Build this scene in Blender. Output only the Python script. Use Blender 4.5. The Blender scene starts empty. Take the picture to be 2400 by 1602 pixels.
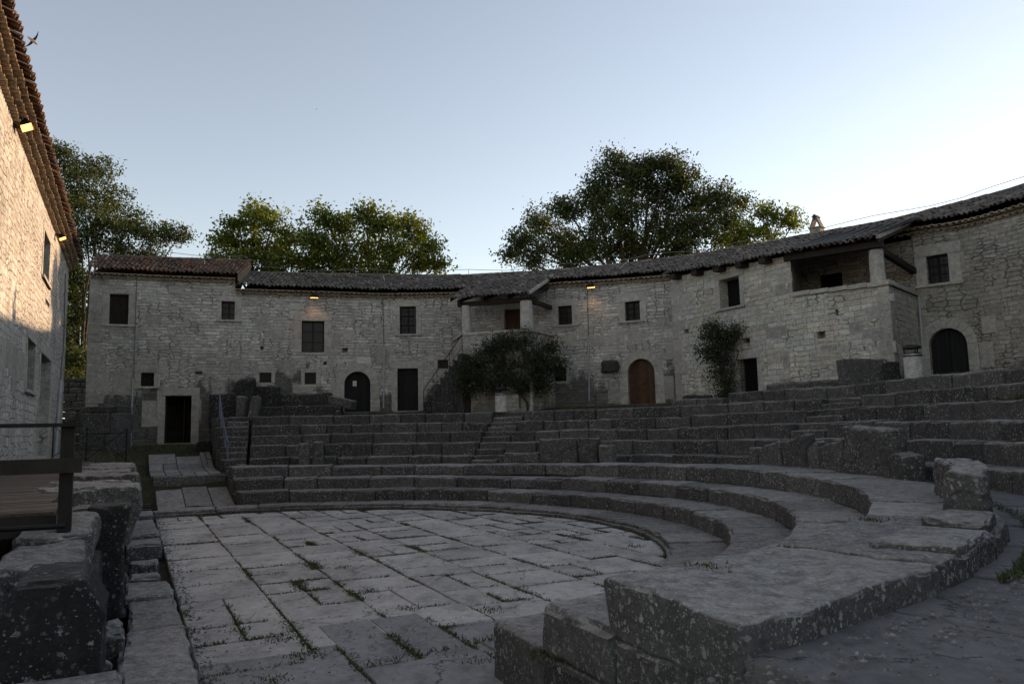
import bpy, math, random
import numpy as np
from mathutils import Vector, noise
random.seed(7); RNG=np.random.default_rng(7)
R_=math.radians
scene=bpy.context.scene
COL=scene.collection
# ------------------------------------------------------------------ camera geometry
F=1812.8; PITCH=R_(6.5137); ROLL=R_(-1.3137); CH=2.35
_c,_s=math.cos(PITCH),math.sin(PITCH); _cr,_sr=math.cos(ROLL),math.sin(ROLL)
r0=np.array([1,0,0.]); u0=np.array([0,-_s,_c]); FW=np.array([0,_c,_s])
RT=_cr*r0+_sr*u0; UP=-_sr*r0+_cr*u0
O=np.array([0,0,CH]); CC=np.array([-5.998,15.851])
D2=np.array([-.44,.898]); D2/=np.linalg.norm(D2); N2=np.array([D2[1],-D2[0]])
def ray(x,y): return RT*(x-1200)/F-UP*(y-801)/F+FW
def onz(x,y,z):
    d=ray(x,y); return O+(z-CH)/d[2]*d
def onY(x,y,Y):
    d=ray(x,y); return O+Y/d[1]*d
def onR(x,y,R):
    d=ray(x,y); a=d[0]**2+d[1]**2; b=-(d[:2]@CC); c=CC@CC-R*R
    t=(-b+math.sqrt(max(b*b-a*c,0)))/a; return O+t*d
def pol(P):
    v=np.array(P[:2])-CC; return math.degrees(math.atan2(v[1],v[0])),math.hypot(*v)
def SN(s,n,z): p=s*D2+n*N2; return np.array([p[0],p[1],z])
def sn_of(P): return float(D2@P[:2]),float(N2@P[:2])
def PR(R,th,z): return np.array([CC[0]+R*math.cos(R_(th)),CC[1]+R*math.sin(R_(th)),z])
NCUT=3.15; NC=float(N2@CC); NANG=math.degrees(math.atan2(N2[1],N2[0]))
def alpha(R,cut=NCUT): return math.degrees(math.acos(max(-1,min(1,(cut-NC)/R))))
# ------------------------------------------------------------------ object helpers
def tag(o,label=None,cat=None,group=None,kind=None):
    if label: o['label']=label
    if cat: o['category']=cat
    if group: o['group']=group
    if kind: o['kind']=kind
    return o
def empty(name,loc,label,cat,group=None):
    o=bpy.data.objects.new(name,None); COL.objects.link(o); o.location=Vector(loc); o.empty_display_size=.2
    return tag(o,label,cat,group)
class MB:
    def __init__(s): s.v=[]; s.f=[]; s.m=[]; s.uv={}; s.t=[]
    def add(s,vs,fs,mat=0,tint=None,uvs=None):
        b=len(s.v); s.v.extend([tuple(map(float,v)) for v in vs])
        if tint is None: tint=random.random()
        for i,f in enumerate(fs):
            if uvs is not None: s.uv[len(s.f)]=[uvs[j] for j in f]
            s.f.append([b+j for j in f]); s.m.append(mat); s.t.append(tint)
    def quad(s,a,b,c,d,mat=0,tint=None,uvs=None): s.add([a,b,c,d],[(0,1,2,3)],mat,tint,uvs)
    def box(s,p0,ax,ay,az,mat=0,tint=None):
        p0,ax,ay,az=map(np.array,(p0,ax,ay,az))
        vs=[p0,p0+ax,p0+ax+ay,p0+ay,p0+az,p0+ax+az,p0+ax+ay+az,p0+ay+az]
        s.add(vs,[(0,3,2,1),(4,5,6,7),(0,1,5,4),(1,2,6,5),(2,3,7,6),(3,0,4,7)],mat,tint)
    def tube(s,pts,r,n=6,mat=0,tint=None,caps=True):
        pts=[Vector(p) for p in pts]; rs=r if isinstance(r,(list,tuple)) else [r]*len(pts)
        vs=[];fs=[]; last=None
        for i,p in enumerate(pts):
            t=(pts[min(i+1,len(pts)-1)]-pts[max(i-1,0)]).normalized()
            if last is None:
                a=Vector((0,0,1)) if abs(t.z)<.9 else Vector((1,0,0)); e1=t.cross(a).normalized()
            else:
                e1=(last-t*last.dot(t)); e1=e1.normalized() if e1.length>1e-6 else t.orthogonal().normalized()
            last=e1; e2=t.cross(e1)
            for k in range(n):
                an=2*math.pi*k/n; vs.append(p+(e1*math.cos(an)+e2*math.sin(an))*rs[i])
        for i in range(len(pts)-1):
            for k in range(n):
                k2=(k+1)%n; fs.append((i*n+k,i*n+k2,(i+1)*n+k2,(i+1)*n+k))
        if caps:
            fs.append(tuple(reversed(range(n)))); fs.append(tuple((len(pts)-1)*n+k for k in range(n)))
        s.add(vs,fs,mat,tint)
    def build(s,name,mats,parent=None,smooth=False,**kw):
        me=bpy.data.meshes.new(name)
        me.from_pydata(s.v,[],s.f); 
        if not isinstance(mats,(list,tuple)): mats=[mats]
        for m in mats: me.materials.append(m)
        if len(mats)>1: me.polygons.foreach_set('material_index',s.m)
        at=me.attributes.new('tint','FLOAT','FACE'); at.data.foreach_set('value',s.t)
        if s.uv:
            uvl=me.uv_layers.new(name='UVMap'); k=0; arr=np.zeros(len(me.loops)*2)
            for i,f in enumerate(s.f):
                u=s.uv.get(i)
                if u: arr[2*k:2*k+2*len(f)]=np.array(u).ravel()
                k+=len(f)
            uvl.data.foreach_set('uv',arr)
        if smooth: me.polygons.foreach_set('use_smooth',[True]*len(s.f))
        me.update()
        o=bpy.data.objects.new(name,me); COL.objects.link(o)
        if parent is not None:
            o.parent=parent
            if parent.type=='EMPTY': o.location=-parent.location
        tag(o,**kw); return o
def gblock(mb,fn,L,W,Hh,res,r=.03,amp=.012,freq=1.6,mat=0,tint=None,seed=0.,bottom=False,chip=.5):
    """weathered rounded stone: fn maps local metres (a,b,c) to world"""
    r=min(r,L*.3,W*.3,Hh*.3)
    def cuts(X):
        n=max(1,int(round((X-2*r)/res))); return [0,r*.35,r]+[r+(X-2*r)*i/n for i in range(1,n)]+[X-r,X-r*.35,X]
    A,B,Cc=cuts(L),cuts(W),cuts(Hh); na,nb,nc=len(A)-1,len(B)-1,len(Cc)-1
    idx={}; vs=[]
    def V(i,j,k):
        key=(i,j,k)
        if key in idx: return idx[key]
        p=np.array([A[i],B[j],Cc[k]]); q=np.minimum(np.maximum(p,r),np.array([L-r,W-r,Hh-r]))
        d=p-q; l=np.linalg.norm(d); nz=int((abs(d)>1e-6).sum())
        if l>1e-6: p=q+d/l*r
        w=np.array(fn(*p)); sx=Vector((w[0]*freq+seed,w[1]*freq,w[2]*freq))
        nv=noise.noise_vector(sx); n2=noise.noise_vector(sx*4.3)
        dsp=np.array([nv.x,nv.y,nv.z])*amp+np.array([n2.x,n2.y,n2.z])*amp*.45
        if nz>=2:
            e=max(0,noise.noise(sx*2.1)+.12)*chip*r*1.6; p=p-d/max(l,1e-6)*e; w=np.array(fn(*p))
        vs.append(w+dsp); idx[key]=len(vs)-1; return idx[key]
    fs=[]
    for i in range(na):
        for j in range(nb):
            fs.append((V(i,j,nc),V(i+1,j,nc),V(i+1,j+1,nc),V(i,j+1,nc)))
            if bottom: fs.append((V(i,j,0),V(i,j+1,0),V(i+1,j+1,0),V(i+1,j,0)))
    for k in range(nc):
        for i in range(na):
            fs.append((V(i,0,k),V(i+1,0,k),V(i+1,0,k+1),V(i,0,k+1)))
            fs.append((V(i,nb,k),V(i,nb,k+1),V(i+1,nb,k+1),V(i+1,nb,k)))
        for j in range(nb):
            fs.append((V(0,j,k),V(0,j,k+1),V(0,j+1,k+1),V(0,j+1,k)))
            fs.append((V(na,j,k),V(na,j+1,k),V(na,j+1,k+1),V(na,j,k+1)))
    mb.add(vs,fs,mat,tint)
def sblock(mb,s0,s1,n0,n1,z0,z1,res=.12,r=.04,amp=.02,**k):
    gblock(mb,lambda a,b,c:SN(s0+a,n1-b,z0+c),s1-s0,n1-n0,z1-z0,res,r,amp,**k)
def fboxw(mb,p0,p1,thick,z0,z1,res=.15,r=.04,amp=.02,**k):
    """block whose front bottom edge runs p0->p1 (plan), going back by thick"""
    p0=np.array(p0[:2]);p1=np.array(p1[:2]);L=np.linalg.norm(p1-p0);d=(p1-p0)/L;nn=np.array([-d[1],d[0]])
    def fn(a,b,c):
        q=p0+d*a+nn*b; return np.array([q[0],q[1],z0+c])
    gblock(mb,fn,L,thick,z1-z0,res,r,amp,**k)
# ------------------------------------------------------------------ material helpers
class NT:
    def __init__(s,name):
        s.m=bpy.data.materials.new(name); s.m.use_nodes=True; s.t=s.m.node_tree; s.t.nodes.clear()
        s.out=s.n('ShaderNodeOutputMaterial'); s.b=s.n('ShaderNodeBsdfPrincipled'); s.l(s.b.outputs[0],s.out.inputs[0])
        s.b.inputs['Roughness'].default_value=.9; s.b.inputs['Specular IOR Level'].default_value=.25
    def n(s,t,**k):
        o=s.t.nodes.new(t)
        for a,b in k.items(): setattr(o,a,b)
        return o
    def l(s,a,b): s.t.links.new(a,b)
    def put(s,sock,v):
        if isinstance(v,bpy.types.NodeSocket): s.l(v,sock)
        elif isinstance(v,(tuple,list)) and len(v)==3 and sock.type=='RGBA': sock.default_value=(*v,1)
        else: sock.default_value=v
    def obj(s): return s.n('ShaderNodeTexCoord').outputs['Object']
    def uvc(s): return s.n('ShaderNodeTexCoord').outputs['UV']
    def map(s,v,scale=(1,1,1),loc=(0,0,0),rot=(0,0,0)):
        m=s.n('ShaderNodeMapping'); s.l(v,m.inputs[0]); m.inputs['Scale'].default_value=scale; m.inputs['Location'].default_value=loc; m.inputs['Rotation'].default_value=rot; return m.outputs[0]
    def noise(s,v,sc,det=4,rough=.6,color=False):
        o=s.n('ShaderNodeTexNoise'); s.l(v,o.inputs['Vector']); o.inputs['Scale'].default_value=sc; o.inputs['Detail'].default_value=det; o.inputs['Roughness'].default_value=rough
        return o.outputs['Color'] if color else o.outputs['Fac']
    def vor(s,v,sc,feat='F1',out='Distance',rnd=1.):
        o=s.n('ShaderNodeTexVoronoi'); o.feature=feat; s.l(v,o.inputs['Vector']); o.inputs['Scale'].default_value=sc; o.inputs['Randomness'].default_value=rnd; return o.outputs[out]
    def ramp(s,v,*pts,interp='LINEAR'):
        o=s.n('ShaderNodeValToRGB'); s.l(v,o.inputs[0]); e=o.color_ramp.elements; o.color_ramp.interpolation=interp
        for i,(p,c) in enumerate(pts):
            if i>=2: e.new(p)
        for i,(p,c) in enumerate(pts):
            e[i].position=p; e[i].color=(*c,1) if isinstance(c,(tuple,list)) else (c,c,c,1)
        return o.outputs[0]
    def mix(s,f,a,b,mode='MIX'):
        o=s.n('ShaderNodeMix'); o.data_type='RGBA'; o.blend_type=mode; o.clamp_result=False
        s.put(o.inputs[0],f); s.put(o.inputs[6],a); s.put(o.inputs[7],b); return o.outputs[2]
    def math(s,op,a,b=0.,c=0.):
        o=s.n('ShaderNodeMath'); o.operation=op; s.put(o.inputs[0],a); s.put(o.inputs[1],b)
        if op in('MULTIPLY_ADD','COMPARE','SMOOTH_MIN'): s.put(o.inputs[2],c)
        return o.outputs[0]
    def vadd(s,v,c,amt):
        a=s.n('ShaderNodeVectorMath'); a.operation='MULTIPLY_ADD'; s.l(c,a.inputs[0]); a.inputs[1].default_value=amt; s.l(v,a.inputs[2]); return a.outputs[0]
    def sep(s,v,i):
        o=s.n('ShaderNodeSeparateXYZ'); s.l(v,o.inputs[0]); return o.outputs[i]
    def attr(s,name='tint'):
        o=s.n('ShaderNodeAttribute'); o.attribute_name=name; return o.outputs['Fac']
    def bump(s,h,st=.5,dist=.02,prev=None):
        o=s.n('ShaderNodeBump'); s.l(h,o.inputs['Height']); o.inputs['Strength'].default_value=st; o.inputs['Distance'].default_value=dist
        if prev: s.l(prev,o.inputs['Normal'])
        return o.outputs[0]
    def fin(s,col,normal=None,rough=None):
        s.put(s.b.inputs['Base Color'],col)
        if normal is not None: s.l(normal,s.b.inputs['Normal'])
        if rough is not None: s.put(s.b.inputs['Roughness'],rough)
        return s.m
def simple(name,col,rough=.7,metal=0.,nz=.15,sc=8):
    t=NT(name); v=t.obj(); n=t.noise(v,sc,4)
    c=t.mix(n,tuple(x*(1-nz) for x in col),tuple(min(1,x*(1+nz)) for x in col)); t.b.inputs['Metallic'].default_value=metal
    return t.fin(c,None,rough)
def seat_stone(name,base,lich,lsc=9.,lamt=.5,green=.25,top=1.9,tv=(.65,1.32),pm=.08):
    """weathered limestone with pale lichen rosettes, pits and dark crust"""
    t=NT(name); v=t.obj(); w=t.vadd(v,t.noise(v,3.,3,color=True),(.12,.12,.12))
    big=t.noise(v,.9,5,.65); fine=t.noise(v,26,5,.7); mid=t.noise(w,6,5,.7); tn=t.attr()
    b=np.array(base)
    c=t.ramp(mid,(.25,tuple(b*.45)),(.5,tuple(b)),(.78,tuple(b*1.7)))
    c=t.mix(t.ramp(big,(.35,0.),(.7,.55)),c,tuple(b*np.array([1.5,1.42,1.3])))
    c=t.mix(t.ramp(fine,(.3,.6),(.55,0.)),c,tuple(b*.35))
    c=t.mix(1.,c,t.ramp(tn,(0.,tv[0]),(1.,tv[1])),'MULTIPLY')
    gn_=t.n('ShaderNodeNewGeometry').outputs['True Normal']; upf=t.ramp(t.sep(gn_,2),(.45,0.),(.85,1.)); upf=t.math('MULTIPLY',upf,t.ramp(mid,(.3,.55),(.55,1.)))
    c=t.mix(upf,c,t.mix(1.,c,(top,top*.985,top*.97),'MULTIPLY'))  # up-facing treads weathered paler; tread-to-riser shade contrast is also put into the colour
    # lichen: two sizes of rosette
    d1=t.vor(t.vadd(v,t.noise(v,16,4,.7,color=True),(.09,.09,.09)),lsc,'F1','Distance'); cr=t.vor(t.vadd(v,t.noise(v,16,4,.7,color=True),(.09,.09,.09)),lsc,'F1','Color')
    rad=t.math('MULTIPLY_ADD',t.sep(cr,0),.34,.12)
    m1=t.math('LESS_THAN',d1,rad)
    w2=t.vadd(v,t.noise(v,34,3,.7,color=True),(.035,.035,.035)); d2=t.vor(w2,lsc*2.6,'F1','Distance'); cr2=t.vor(w2,lsc*2.6,'F1','Color')
    m2=t.math('LESS_THAN',d2,t.math('MULTIPLY_ADD',t.sep(cr2,1),.28,.12))
    patch=t.ramp(t.noise(v,1.3,5,.75),(.38,pm),(.58,1.))
    keep=t.math('GREATER_THAN',t.sep(cr,1),1-lamt)
    m=t.math('MULTIPLY',t.math('MAXIMUM',t.math('MULTIPLY',m1,keep),t.math('MULTIPLY',m2,t.math('GREATER_THAN',t.sep(cr2,2),1-lamt*.9))),patch)
    m=t.math('MULTIPLY',m,t.ramp(fine,(.35,.35),(.5,1.))); m=t.math('MULTIPLY',m,t.ramp(tn,(0.,1.),(.3,.7),(.55,1.),(.8,.75),(1.,1.)))
    lc=t.mix(t.sep(cr,2),tuple(np.array(lich)*.65),lich)
    c=t.mix(t.math('MULTIPLY',m,.85),c,lc)
    g=t.ramp(t.noise(v,2.3,5,.75),(.58,0.),(.75,green)); c=t.mix(g,c,(.035,.045,.016))
    h=t.math('ADD',t.math('MULTIPLY',mid,.6),t.math('MULTIPLY',fine,.35)); h=t.math('ADD',h,t.math('MULTIPLY',m,.12))
    return t.fin(c,t.bump(h,1.,.045),.92)
def rubble(name,cols,mortar,us=3.1,vs=9.6,bigs=.13,grime=1.,warm=None,zf=4.25,zr=1.3,bw=.36,bh=.15,bf=.47,jc=.66):
    """random rubble masonry on metre UVs, some larger squared blocks"""
    t=NT(name); uv=t.uvc(); ob=t.obj()
    w=t.vadd(uv,t.noise(uv,1.3,3,color=True),(.12,.07,0)); w=t.vadd(w,t.noise(uv,6,3,color=True),(.07,.035,0))
    def layer(su,sv,rn,edge):
        m=t.map(w,(su,sv,1)); e=t.n('ShaderNodeTexVoronoi'); e.voronoi_dimensions='2D'; e.feature='DISTANCE_TO_EDGE'; t.l(m,e.inputs['Vector']); e.inputs['Scale'].default_value=1; e.inputs['Randomness'].default_value=rn
        f=t.n('ShaderNodeTexVoronoi'); f.voronoi_dimensions='2D'; t.l(m,f.inputs['Vector']); f.inputs['Scale'].default_value=1; f.inputs['Randomness'].default_value=rn
        return e.outputs['Distance'],f.outputs['Color']
    e1,c1=layer(us,vs,.55,.05); e2,c2=layer(us*.75,vs*.7,.42,.05)
    br=t.n('ShaderNodeTexBrick'); t.l(w,br.inputs['Vector']); br.inputs['Scale'].default_value=1.; br.inputs['Brick Width'].default_value=bw; br.inputs['Row Height'].default_value=bh; br.inputs['Mortar Size'].default_value=.008; br.inputs['Mortar Smooth'].default_value=.35
    br.inputs['Color1'].default_value=(0,0,0,1); br.inputs['Color2'].default_value=(1,1,1,1); br.inputs['Mortar'].default_value=(.5,.5,.5,1); br.offset=.43; br.squash=1.35; br.squash_frequency=3
    sel=t.ramp(t.noise(uv,.55,3),(.46,0.),(.5,1.)); sel2=t.ramp(t.noise(t.map(uv,(1,1,1),(7,3,0)),.8,3),(bf,0.),(bf+.03,1.))
    def joint(e,a,b): return t.ramp(e,(a,1.),(b,0.))
    j=t.mix(sel,joint(e1,.01,.12),joint(e2,.01,.085)); rc=t.mix(sel,t.sep(c1,0),t.sep(c2,0))
    jb=br.outputs['Fac']; j=t.mix(sel2,j,jb); rc=t.mix(sel2,rc,br.outputs['Color'])
    # sparse large ashlars
    m3=t.map(uv,(.95,1.9,1)); cb=t.n('ShaderNodeTexVoronoi'); cb.voronoi_dimensions='2D'; t.l(m3,cb.inputs['Vector']); cb.inputs['Randomness'].default_value=.3; cb.distance='CHEBYCHEV'; cb.inputs['Scale'].default_value=1
    inb=t.math('MULTIPLY',t.math('GREATER_THAN',t.sep(cb.outputs['Color'],0),1-bigs),t.math('LESS_THAN',cb.outputs['Distance'],.33))
    ine=t.math('MULTIPLY',inb,t.math('GREATER_THAN',cb.outputs['Distance'],.315))
    j=t.mix(inb,j,ine); rc=t.mix(inb,rc,t.sep(cb.outputs['Color'],1))
    cc=[tuple(x) for x in cols]; k=len(cc)
    c=t.ramp(rc,*[(i/(k-1),cc[i]) for i in range(k)])
    fine=t.noise(ob,14,6,.75); c=t.mix(1.,c,t.ramp(fine,(.25,.58),(.75,1.32)),'MULTIPLY'); rg=t.noise(t.map(uv,(2.2,5.5,1)),2.,5,.75); c=t.mix(1.,c,t.ramp(rg,(.32,.66),(.6,1.12)),'MULTIPLY')
    j=t.math('MULTIPLY',j,t.ramp(t.noise(uv,2.3,4,.7),(.32,.45),(.55,1.))); c=t.mix(t.math('MULTIPLY',j,jc),c,mortar)
    big=t.noise(ob,.45,4,.6); c=t.mix(1.,c,t.ramp(big,(.3,.78),(.7,1.15)),'MULTIPLY')
    # grime at the foot, streaks of dark crust
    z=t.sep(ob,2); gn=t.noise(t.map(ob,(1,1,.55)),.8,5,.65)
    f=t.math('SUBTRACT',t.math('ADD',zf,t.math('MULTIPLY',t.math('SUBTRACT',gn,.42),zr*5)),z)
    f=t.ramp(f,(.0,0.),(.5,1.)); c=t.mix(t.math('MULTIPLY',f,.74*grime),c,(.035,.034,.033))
    st=t.noise(t.map(ob,(1.6,1.6,.25)),1.1,4,.6); c=t.mix(t.ramp(st,(.6,0.),(.78,.45)),c,(.11,.105,.095))
    h=t.math('SUBTRACT',t.math('ADD',t.math('MULTIPLY',rc,.5),t.math('ADD',t.math('MULTIPLY',fine,.5),t.math('MULTIPLY',rg,.9))),t.math('MULTIPLY',j,1.))
    return t.fin(c,t.bump(h,1.,.05),.93)
M={}
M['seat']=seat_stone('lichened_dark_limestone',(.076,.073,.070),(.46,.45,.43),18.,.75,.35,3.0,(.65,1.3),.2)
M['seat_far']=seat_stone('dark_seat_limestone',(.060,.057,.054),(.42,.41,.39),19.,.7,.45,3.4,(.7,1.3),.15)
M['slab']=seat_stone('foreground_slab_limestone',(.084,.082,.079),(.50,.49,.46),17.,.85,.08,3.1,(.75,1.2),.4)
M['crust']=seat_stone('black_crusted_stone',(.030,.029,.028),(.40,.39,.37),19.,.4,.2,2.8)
M['ashlar']=seat_stone('ashlar_limestone',(.30,.285,.255),(.40,.39,.36),14.,.2,.0,1.,(.85,1.15))
M['trim']=seat_stone('dressed_surround_stone',(.34,.325,.295),(.44,.43,.40),14.,.12,.0,1.05,(.88,1.1))
M['rub_grey']=rubble('grey_rubble_masonry',[(.36,.34,.30),(.50,.475,.43),(.43,.40,.35),(.60,.58,.53),(.46,.44,.395),(.39,.37,.33)],(.13,.118,.10))
M['rub_warm']=rubble('buff_rubble_masonry',[(.38,.345,.275),(.51,.475,.40),(.44,.40,.32),(.58,.545,.47),(.42,.44,.385),(.47,.43,.35)],(.12,.105,.08),2.9,7.0,.2,.8,zf=3.5,zr=.8,bw=.42,bh=.19,bf=.42)
M['rub_dark']=rubble('brown_rubble_masonry',[(.25,.225,.185),(.36,.33,.275),(.30,.275,.23),(.41,.38,.325),(.27,.245,.205)],(.085,.075,.06),2.6,8.8,.12,.9,zf=3.9,zr=.7,bf=.48)  # darker, browner stone colours than the neighbouring houses
M['rub_left']=rubble('pale_rubble_masonry',[(.36,.33,.285),(.50,.475,.43),(.42,.385,.33),(.56,.53,.48),(.46,.43,.375)],(.19,.17,.14),2.9,6.6,.1,.0,bf=.5,bw=.38,bh=.17)
M['rub_ruin']=rubble('dark_ruined_masonry',[(.05,.048,.043),(.09,.086,.078),(.07,.065,.058),(.12,.115,.105),(.06,.058,.05)],(.03,.028,.022),2.6,5.6,.1,.3)
def pavemat(name,base,var,dirt):
    t=NT(name); v=t.obj(); tn=t.attr(); b=np.array(base)
    n1=t.noise(t.map(v,(1,.55,1),rot=(0,0,R_(26))),1.1,7,.78); n2=t.noise(v,9,6,.75); n3=t.noise(t.map(v,(1,1,1),(5,2,0)),2.6,4,.7)
    c=t.ramp(n1,(.30,tuple(b*.42)),(.47,tuple(b*.88)),(.66,tuple(b*1.2)))
    c=t.mix(1.,c,t.ramp(n2,(.3,.78),(.7,1.16)),'MULTIPLY'); c=t.mix(1.,c,t.ramp(tn,(0.,1-var),(1.,1+var)),'MULTIPLY')
    c=t.mix(t.ramp(n3,(.56,0.),(.72,dirt)),c,tuple(b*.38))
    sp=t.vor(v,34); c=t.mix(t.ramp(sp,(.10,.5),(.16,0.)),c,tuple(b*.3))
    w=t.vor(t.map(v,(1,1,1),(3,1,0)),17); c=t.mix(t.math('MULTIPLY',t.ramp(w,(.09,.7),(.15,0.)),t.ramp(n3,(.5,0.),(.6,1.))),c,(.42,.42,.41))
    cr=t.n('ShaderNodeTexVoronoi'); cr.feature='DISTANCE_TO_EDGE'; t.l(t.vadd(v,t.noise(v,1.5,5,.7,color=True),(.7,.7,.7)),cr.inputs['Vector']); cr.inputs['Scale'].default_value=.55
    c=t.mix(t.math('MULTIPLY',t.ramp(cr.outputs['Distance'],(.003,1.),(.008,0.)),t.ramp(n3,(.42,0.),(.5,.85))),c,tuple(b*.12))
    return t.fin(c,t.bump(t.math('ADD',n2,t.math('MULTIPLY',n1,.8)),.7,.03),.8)
M['pave']=pavemat('pale_orchestra_slabs',(.44,.42,.395),.14,.7)
M['pave_dark']=pavemat('worn_grey_paving',(.165,.160,.155),.2,.75)
M['pave_side']=pavemat('side_passage_slabs',(.26,.255,.25),.08,.6)
def groundmat():
    t=NT('earth_and_dry_grass'); v=t.obj(); n=t.noise(v,1.3,6,.7); m=t.noise(v,18,5,.75)
    c=t.ramp(n,(.3,(.030,.028,.018)),(.5,(.050,.048,.026)),(.68,(.085,.075,.045)))
    c=t.mix(1.,c,t.ramp(m,(.25,.6),(.75,1.35)),'MULTIPLY')
    return t.fin(c,t.bump(m,.9,.06),.97)
M['ground']=groundmat()
def tilemat(name,cols,lich):
    t=NT(name); v=t.obj(); tn=t.attr(); k=len(cols)
    c=t.ramp(tn,*[(i/(k-1),cols[i]) for i in range(k)])
    n=t.noise(v,9,5,.75); c=t.mix(1.,c,t.ramp(n,(.25,.5),(.75,1.35)),'MULTIPLY')
    b=t.noise(v,.8,4,.7); c=t.mix(t.ramp(b,(.42,0.),(.6,lich)),c,(.085,.08,.072))
    s=t.noise(v,22,3,.6); c=t.mix(t.ramp(s,(.6,0.),(.68,.6)),c,(.25,.245,.23))
    return t.fin(c,t.bump(n,.6,.02),.92)
M['tile']=tilemat('weathered_roof_tile',[(.07,.056,.046),(.17,.13,.10),(.09,.075,.064),(.27,.23,.19),(.08,.072,.066),(.16,.145,.13)],.5)
M['tile_red']=tilemat('reddish_roof_tile',[(.09,.052,.035),(.17,.085,.05),(.07,.05,.04),(.20,.115,.07),(.075,.06,.05)],.35)
M['tile_eave']=tilemat('buff_eave_tile',[(.30,.24,.18),(.46,.38,.29),(.37,.30,.22),(.54,.45,.34),(.27,.22,.17)],.08)
M['tile_left']=tilemat('ochre_eave_tile',[(.24,.17,.11),(.33,.245,.165),(.27,.20,.13),(.38,.29,.20),(.20,.15,.105)],.08)
def woodmat(name,a,b,axis=2,sc=5):
    t=NT(name); v=t.obj(); s=[26,26,26]; s[axis]=1.6
    n=t.noise(t.map(v,tuple(s)),1,5,.7); m=t.noise(v,sc,3); tn=t.attr()
    c=t.mix(n,a,b); c=t.mix(1.,c,t.ramp(tn,(0.,.7),(1.,1.25)),'MULTIPLY'); c=t.mix(1.,c,t.ramp(m,(.3,.75),(.7,1.2)),'MULTIPLY')
    return t.fin(c,t.bump(n,.35,.006),.75)
M['wood_black']=woodmat('black_painted_door_wood',(.006,.006,.0065),(.014,.013,.013))
M['wood_brown']=woodmat('brown_plank_door_wood',(.040,.021,.011),(.095,.050,.025))
M['wood_dark']=woodmat('dark_brown_shutter_wood',(.012,.009,.007),(.028,.020,.015))
M['beam']=woodmat('smoke_dark_roof_beam',(.014,.010,.008),(.035,.026,.019),0)
M['rail_wood']=woodmat('stained_railing_timber',(.020,.017,.014),(.042,.034,.027))
M['deck']=woodmat('worn_decking_boards',(.085,.066,.052),(.165,.13,.10),0)
M['iron']=simple('dark_wrought_iron',(.018,.018,.018),.6,.6)
M['steel']=simple('blue_grey_painted_steel',(.13,.155,.20),.5,.4)
M['pipe']=simple('pale_grey_plastic_pipe',(.33,.34,.36),.5)
M['pipe_dark']=simple('dull_metal_conduit',(.12,.115,.105),.6)
M['cable']=simple('grey_conductor_wire',(.22,.22,.22),.5,.4)
M['white_clip']=simple('pale_conductor_strap',(.42,.40,.38),.6)
M['black']=simple('black_interior',(.004,.004,.004),1.)  # near-black colour standing in for unlit depth behind doors and openings
M['binm']=seat_stone('exposed_aggregate_concrete',(.42,.41,.39),(.12,.10,.09),30.,.5,.0,1.)
M['binlid']=simple('black_plastic_lid',(.012,.012,.014),.4)
M['binring']=simple('pale_metal_ring',(.45,.45,.45),.4,.5)
M['signw']=simple('white_sign_plate',(.62,.62,.60),.5)
M['signy']=simple('yellow_warning_paint',(.65,.42,.03),.5)
M['signk']=simple('black_sign_print',(.02,.02,.02),.5)
M['lamp_body']=simple('black_floodlight_casing',(.015,.014,.014),.5,.2)
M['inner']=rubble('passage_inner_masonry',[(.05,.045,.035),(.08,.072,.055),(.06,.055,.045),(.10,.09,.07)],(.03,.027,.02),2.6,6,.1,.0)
def glass(name,tint=(.008,.009,.009)):
    t=NT(name); t.b.inputs['Specular IOR Level'].default_value=.25; return t.fin(tint,None,.3)
M['pane']=glass('dark_window_glass'); M['pane_green']=simple('view_of_foliage',(.03,.04,.012),.9,0,.9,9)
def emit(name,col,st):
    t=NT(name); t.b.inputs['Emission Color'].default_value=(*col,1); t.b.inputs['Emission Strength'].default_value=st; return t.fin((.8,.6,.4),None,.4)
M['glow']=emit('warm_floodlight_glass',(1.,.40,.11),1.7)
def leafmat(name,a,b,tr=.45):
    t=NT(name); tn=t.attr(); c=t.ramp(tn,(0.,a),(.6,b),(1.,tuple(min(1,x*1.5) for x in b)))
    t.put(t.b.inputs['Base Color'],c); t.b.inputs['Roughness'].default_value=.6
    tl=t.n('ShaderNodeBsdfTranslucent'); c2=t.mix(1.,c,(1.3,1.25,.35),'MULTIPLY'); t.l(c2,tl.inputs[0]); mx=t.n('ShaderNodeMixShader'); mx.inputs[0].default_value=tr
    t.l(t.b.outputs[0],mx.inputs[1]); t.l(tl.outputs[0],mx.inputs[2]); t.l(mx.outputs[0],t.out.inputs[0]); return t.m
M['leaf_oak']=leafmat('dark_oak_leaf',(.026,.033,.014),(.056,.076,.026),.35)
M['leaf_walnut']=leafmat('fresh_walnut_leaf',(.045,.062,.014),(.125,.155,.030),.55)
M['leaf_rose']=leafmat('rose_leaf',(.016,.022,.010),(.045,.058,.026),.3)
M['petal']=simple('faded_pink_petal',(.28,.13,.12),.8); M['petal_red']=simple('crimson_petal',(.35,.02,.05),.8)
M['grass']=leafmat('short_green_grass',(.030,.040,.013),(.065,.080,.028),.3)
M['drygrass']=leafmat('dry_straw_grass',(.075,.070,.035),(.16,.14,.08),.2)
M['bark']=simple('rough_bark',(.045,.036,.028),.95,0,.5,12)
M['feather']=simple('dark_feather',(.02,.018,.016),.7)
M['belly']=simple('pale_feather',(.35,.30,.25),.8)
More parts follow.
